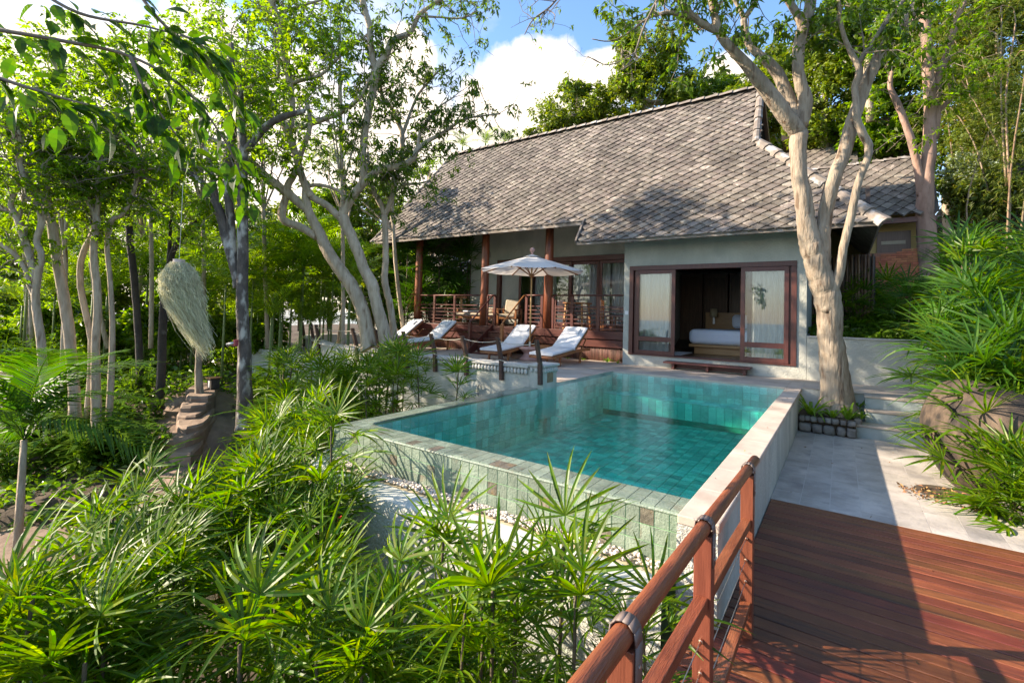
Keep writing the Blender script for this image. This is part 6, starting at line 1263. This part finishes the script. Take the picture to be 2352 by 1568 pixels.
# strap leaved plants
for k, (px, py, Y_, z, s, lab) in enumerate(((1862, 962, 10.25, -.38, 1.75, 'strap leaved plant at the left foot of the pale tree'), (1912, 968, 10.22, -.38, 1.35, 'strap leaved plant in front of the pale tree trunk'), (1948, 968, 10.22, -.38, 1.3, 'strap leaved plant right of the front trunk'), (1978, 955, 10.35, -.36, .95, 'small striped strap leaved plant at the planter corner'), (1968, 915, 10.9, -.3, 1.3, 'dark strap leaved plant behind the trunk by the steps'))):
    q = ony(px, py, Y_); strap_plant((q[0], Y_, z), lab, s=s, k=k % 2)
for x, y, s, lab in ((-5.45, 12.72, 1.05, 'upright strap leaved plant before the bamboo skirting'), (-5.12, 12.68, .6, 'small strap leaved plant against the bedroom block'), (-6.2, 12.7, .55, 'low strap leaved plant behind the nearest lounger'), (-6.7, 12.7, .5, 'low strap leaved plant behind the side table'), (-7.9, 12.65, .55, 'low plant beside the stair foot'), (-10.6, 12.6, .6, 'low plant left of the stair'), (-11.3, 12.6, .55, 'low plant behind the second farthest lounger')): strap_plant((x, y, .004), lab, s=s, k=1)
# boulder, recess, lamp and fallen leaves
q = onz(2210, 1110, -.66); b = rock('boulder', (1.50, 8.0, -.08), (.60, .85, .80), 301, m=boulderm, sub=5, amp=.12, flat=1); tag(b, 'big weathered brown boulder on the paving under the palms', 'boulder')
b.rotation_euler = (0, -.45, .3)
m = MB(); rr_ = [(1.0 + .28 * math.cos(a) * (1 if math.cos(a) < 0 else 1.6), 7.55 + .30 * math.sin(a)) for a in np.linspace(0, 2 * math.pi, 20, endpoint=False)]
m.add([(x, y, -.6555) for x, y in rr_], [tuple(range(20))]); o = m.build('soil_recess', soil); o['kind'] = 'structure'
V_ = []
for i in range(160): a = rng.uniform(0, 6.28); r_ = rng.uniform(0, 1) ** .5; x = 1.05 + .5 * r_ * math.cos(a); y = 7.4 + .35 * r_ * math.sin(a) - .3 * max(0, math.cos(a)) * r_; V_.append((x, y, -.65))
o = new_obj('fallen_leaves', quads_mesh('l', clusters(np.array(V_), 2, .05, .025, hang=-.1), litter), None); tag(o, 'brown leaf litter gathered at the foot of the boulder', 'leaves', kind='stuff')
pts_ = [(rs.uniform(-.6, 1.8), rs.uniform(2, 9.8), -.648) for i in range(38)] + [(rs.uniform(-.86, -.66), rs.uniform(4, 11), .006) for i in range(8)] + [(rs.uniform(-4.4, -.9), rs.uniform(11, 12.4), .01) for i in range(6)]
o = new_obj('fallen_leaves', quads_mesh('l', clusters(np.array(pts_), 1, .035, .014, hang=0, droop=.05), litter), None); tag(o, 'scattered dry leaf specks on the paving, deck and coping', 'leaves', kind='stuff')
o = new_obj('yellow_leaf', quads_mesh('l', clusters(np.array([[-.66, 3.25, -.62], [-.7, 3.1, -.6]]), 2, .11, .06, hang=0, droop=.1), yellowl), None); tag(o, 'yellow fallen leaves lodged between the deck and the pool wall', 'leaf')
o = new_obj('red_flower', quads_mesh('l', clusters(np.array([at(565, 1325, 3.6), at(778, 1188, 4.2), at(615, 1425, 3.2)]), 5, .03, .02, hang=0), redp), None); tag(o, 'tiny red flowers dotted in the foreground thicket', 'flower', kind='stuff')
# hanging pot with moss
hp_ = thing('hanging_pot', 'pale clay pot hung with long wind blown silvery moss between the trunks', 'planter', tuple(at(411, 606, 7.6))); base = at(411, 606, 7.6)
MB().lathe([(.05, .075), (.085, .07), (.08, .055), (.105, -.03), (.15, -.12), (.16, -.22), (.1, -.34), (.02, -.36)], 18).build('pot', mat('pot_clay', (.52, .40, .33), (.62, .5, .42), rough=.8, scale=8), hp_, True)
Vm = []
for i in range(7500):
    a = rng.uniform(0, 6.28); z0 = rng.uniform(-.34, .03); r0 = .10 + .09 * min(1, (.06 - z0) / .2); p = np.array([r0 * math.cos(a), r0 * math.sin(a), z0]); L_ = rng.uniform(.12, .62) if rng.random() < .72 else rng.uniform(.6, 1.15); w_dir = CM[:, 0] * .55; d = rng.normal(0, .07, 3); pr_ = p
    for j in range(5):
        u = (j + 1) / 5; bul = 1 + .35 * math.sin(min(1, u * 1.1) * math.pi) - .8 * u * min(1, L_); qn = np.array([p[0] * bul, p[1] * bul, p[2] - L_ * u]) + w_dir * L_ * u ** 1.6 * .8 + d * u * .7 + rng.normal(0, .014, 3); s = unit(rng.normal(0, 1, 3)) * .0030; Vm.append([pr_ - s, pr_ + s, qn + s, qn - s]); pr_ = qn
new_obj('moss', quads_mesh('moss', np.array(Vm), mossm), None, hp_)
MB().tube([(0, 0, .07), (.01, 0, .6), (0, 0, 1.3)], .003, 4).build('hanging_wire', metal, hp_)
ln = thing('garden_lantern', 'small dark box lantern at the top of the rock steps', 'lantern', tuple(onz(490, 893, -.75))); ln.scale = (.62, .62, .62); MB().box((-.16, -.16, 0), (.16, .16, .42)).build('body', barkdark, ln); MB().box((-.05, -.175, .08), (.05, -.161, .34)).build('pane', whitep, ln); MB().box((-.22, -.22, .421), (.22, .22, .46)).build('cap', darkwood, ln)
q = at(540, 787, 9.05); sp2 = thing('garden_spotlight', 'small spotlight strapped to the lichen spotted trunk', 'lamp', tuple(q)); MB().tube([(0, 0, 0), (-.07, -.03, -.02), (-.14, -.07, -.05)], [.03, .035, .04], 10).build('housing', metal, sp2, True); MB().box((-.02, -.03, -.06), (.06, .03, .06)).build('bracket', mat('red_strap', (.35, .05, .06)), sp2)
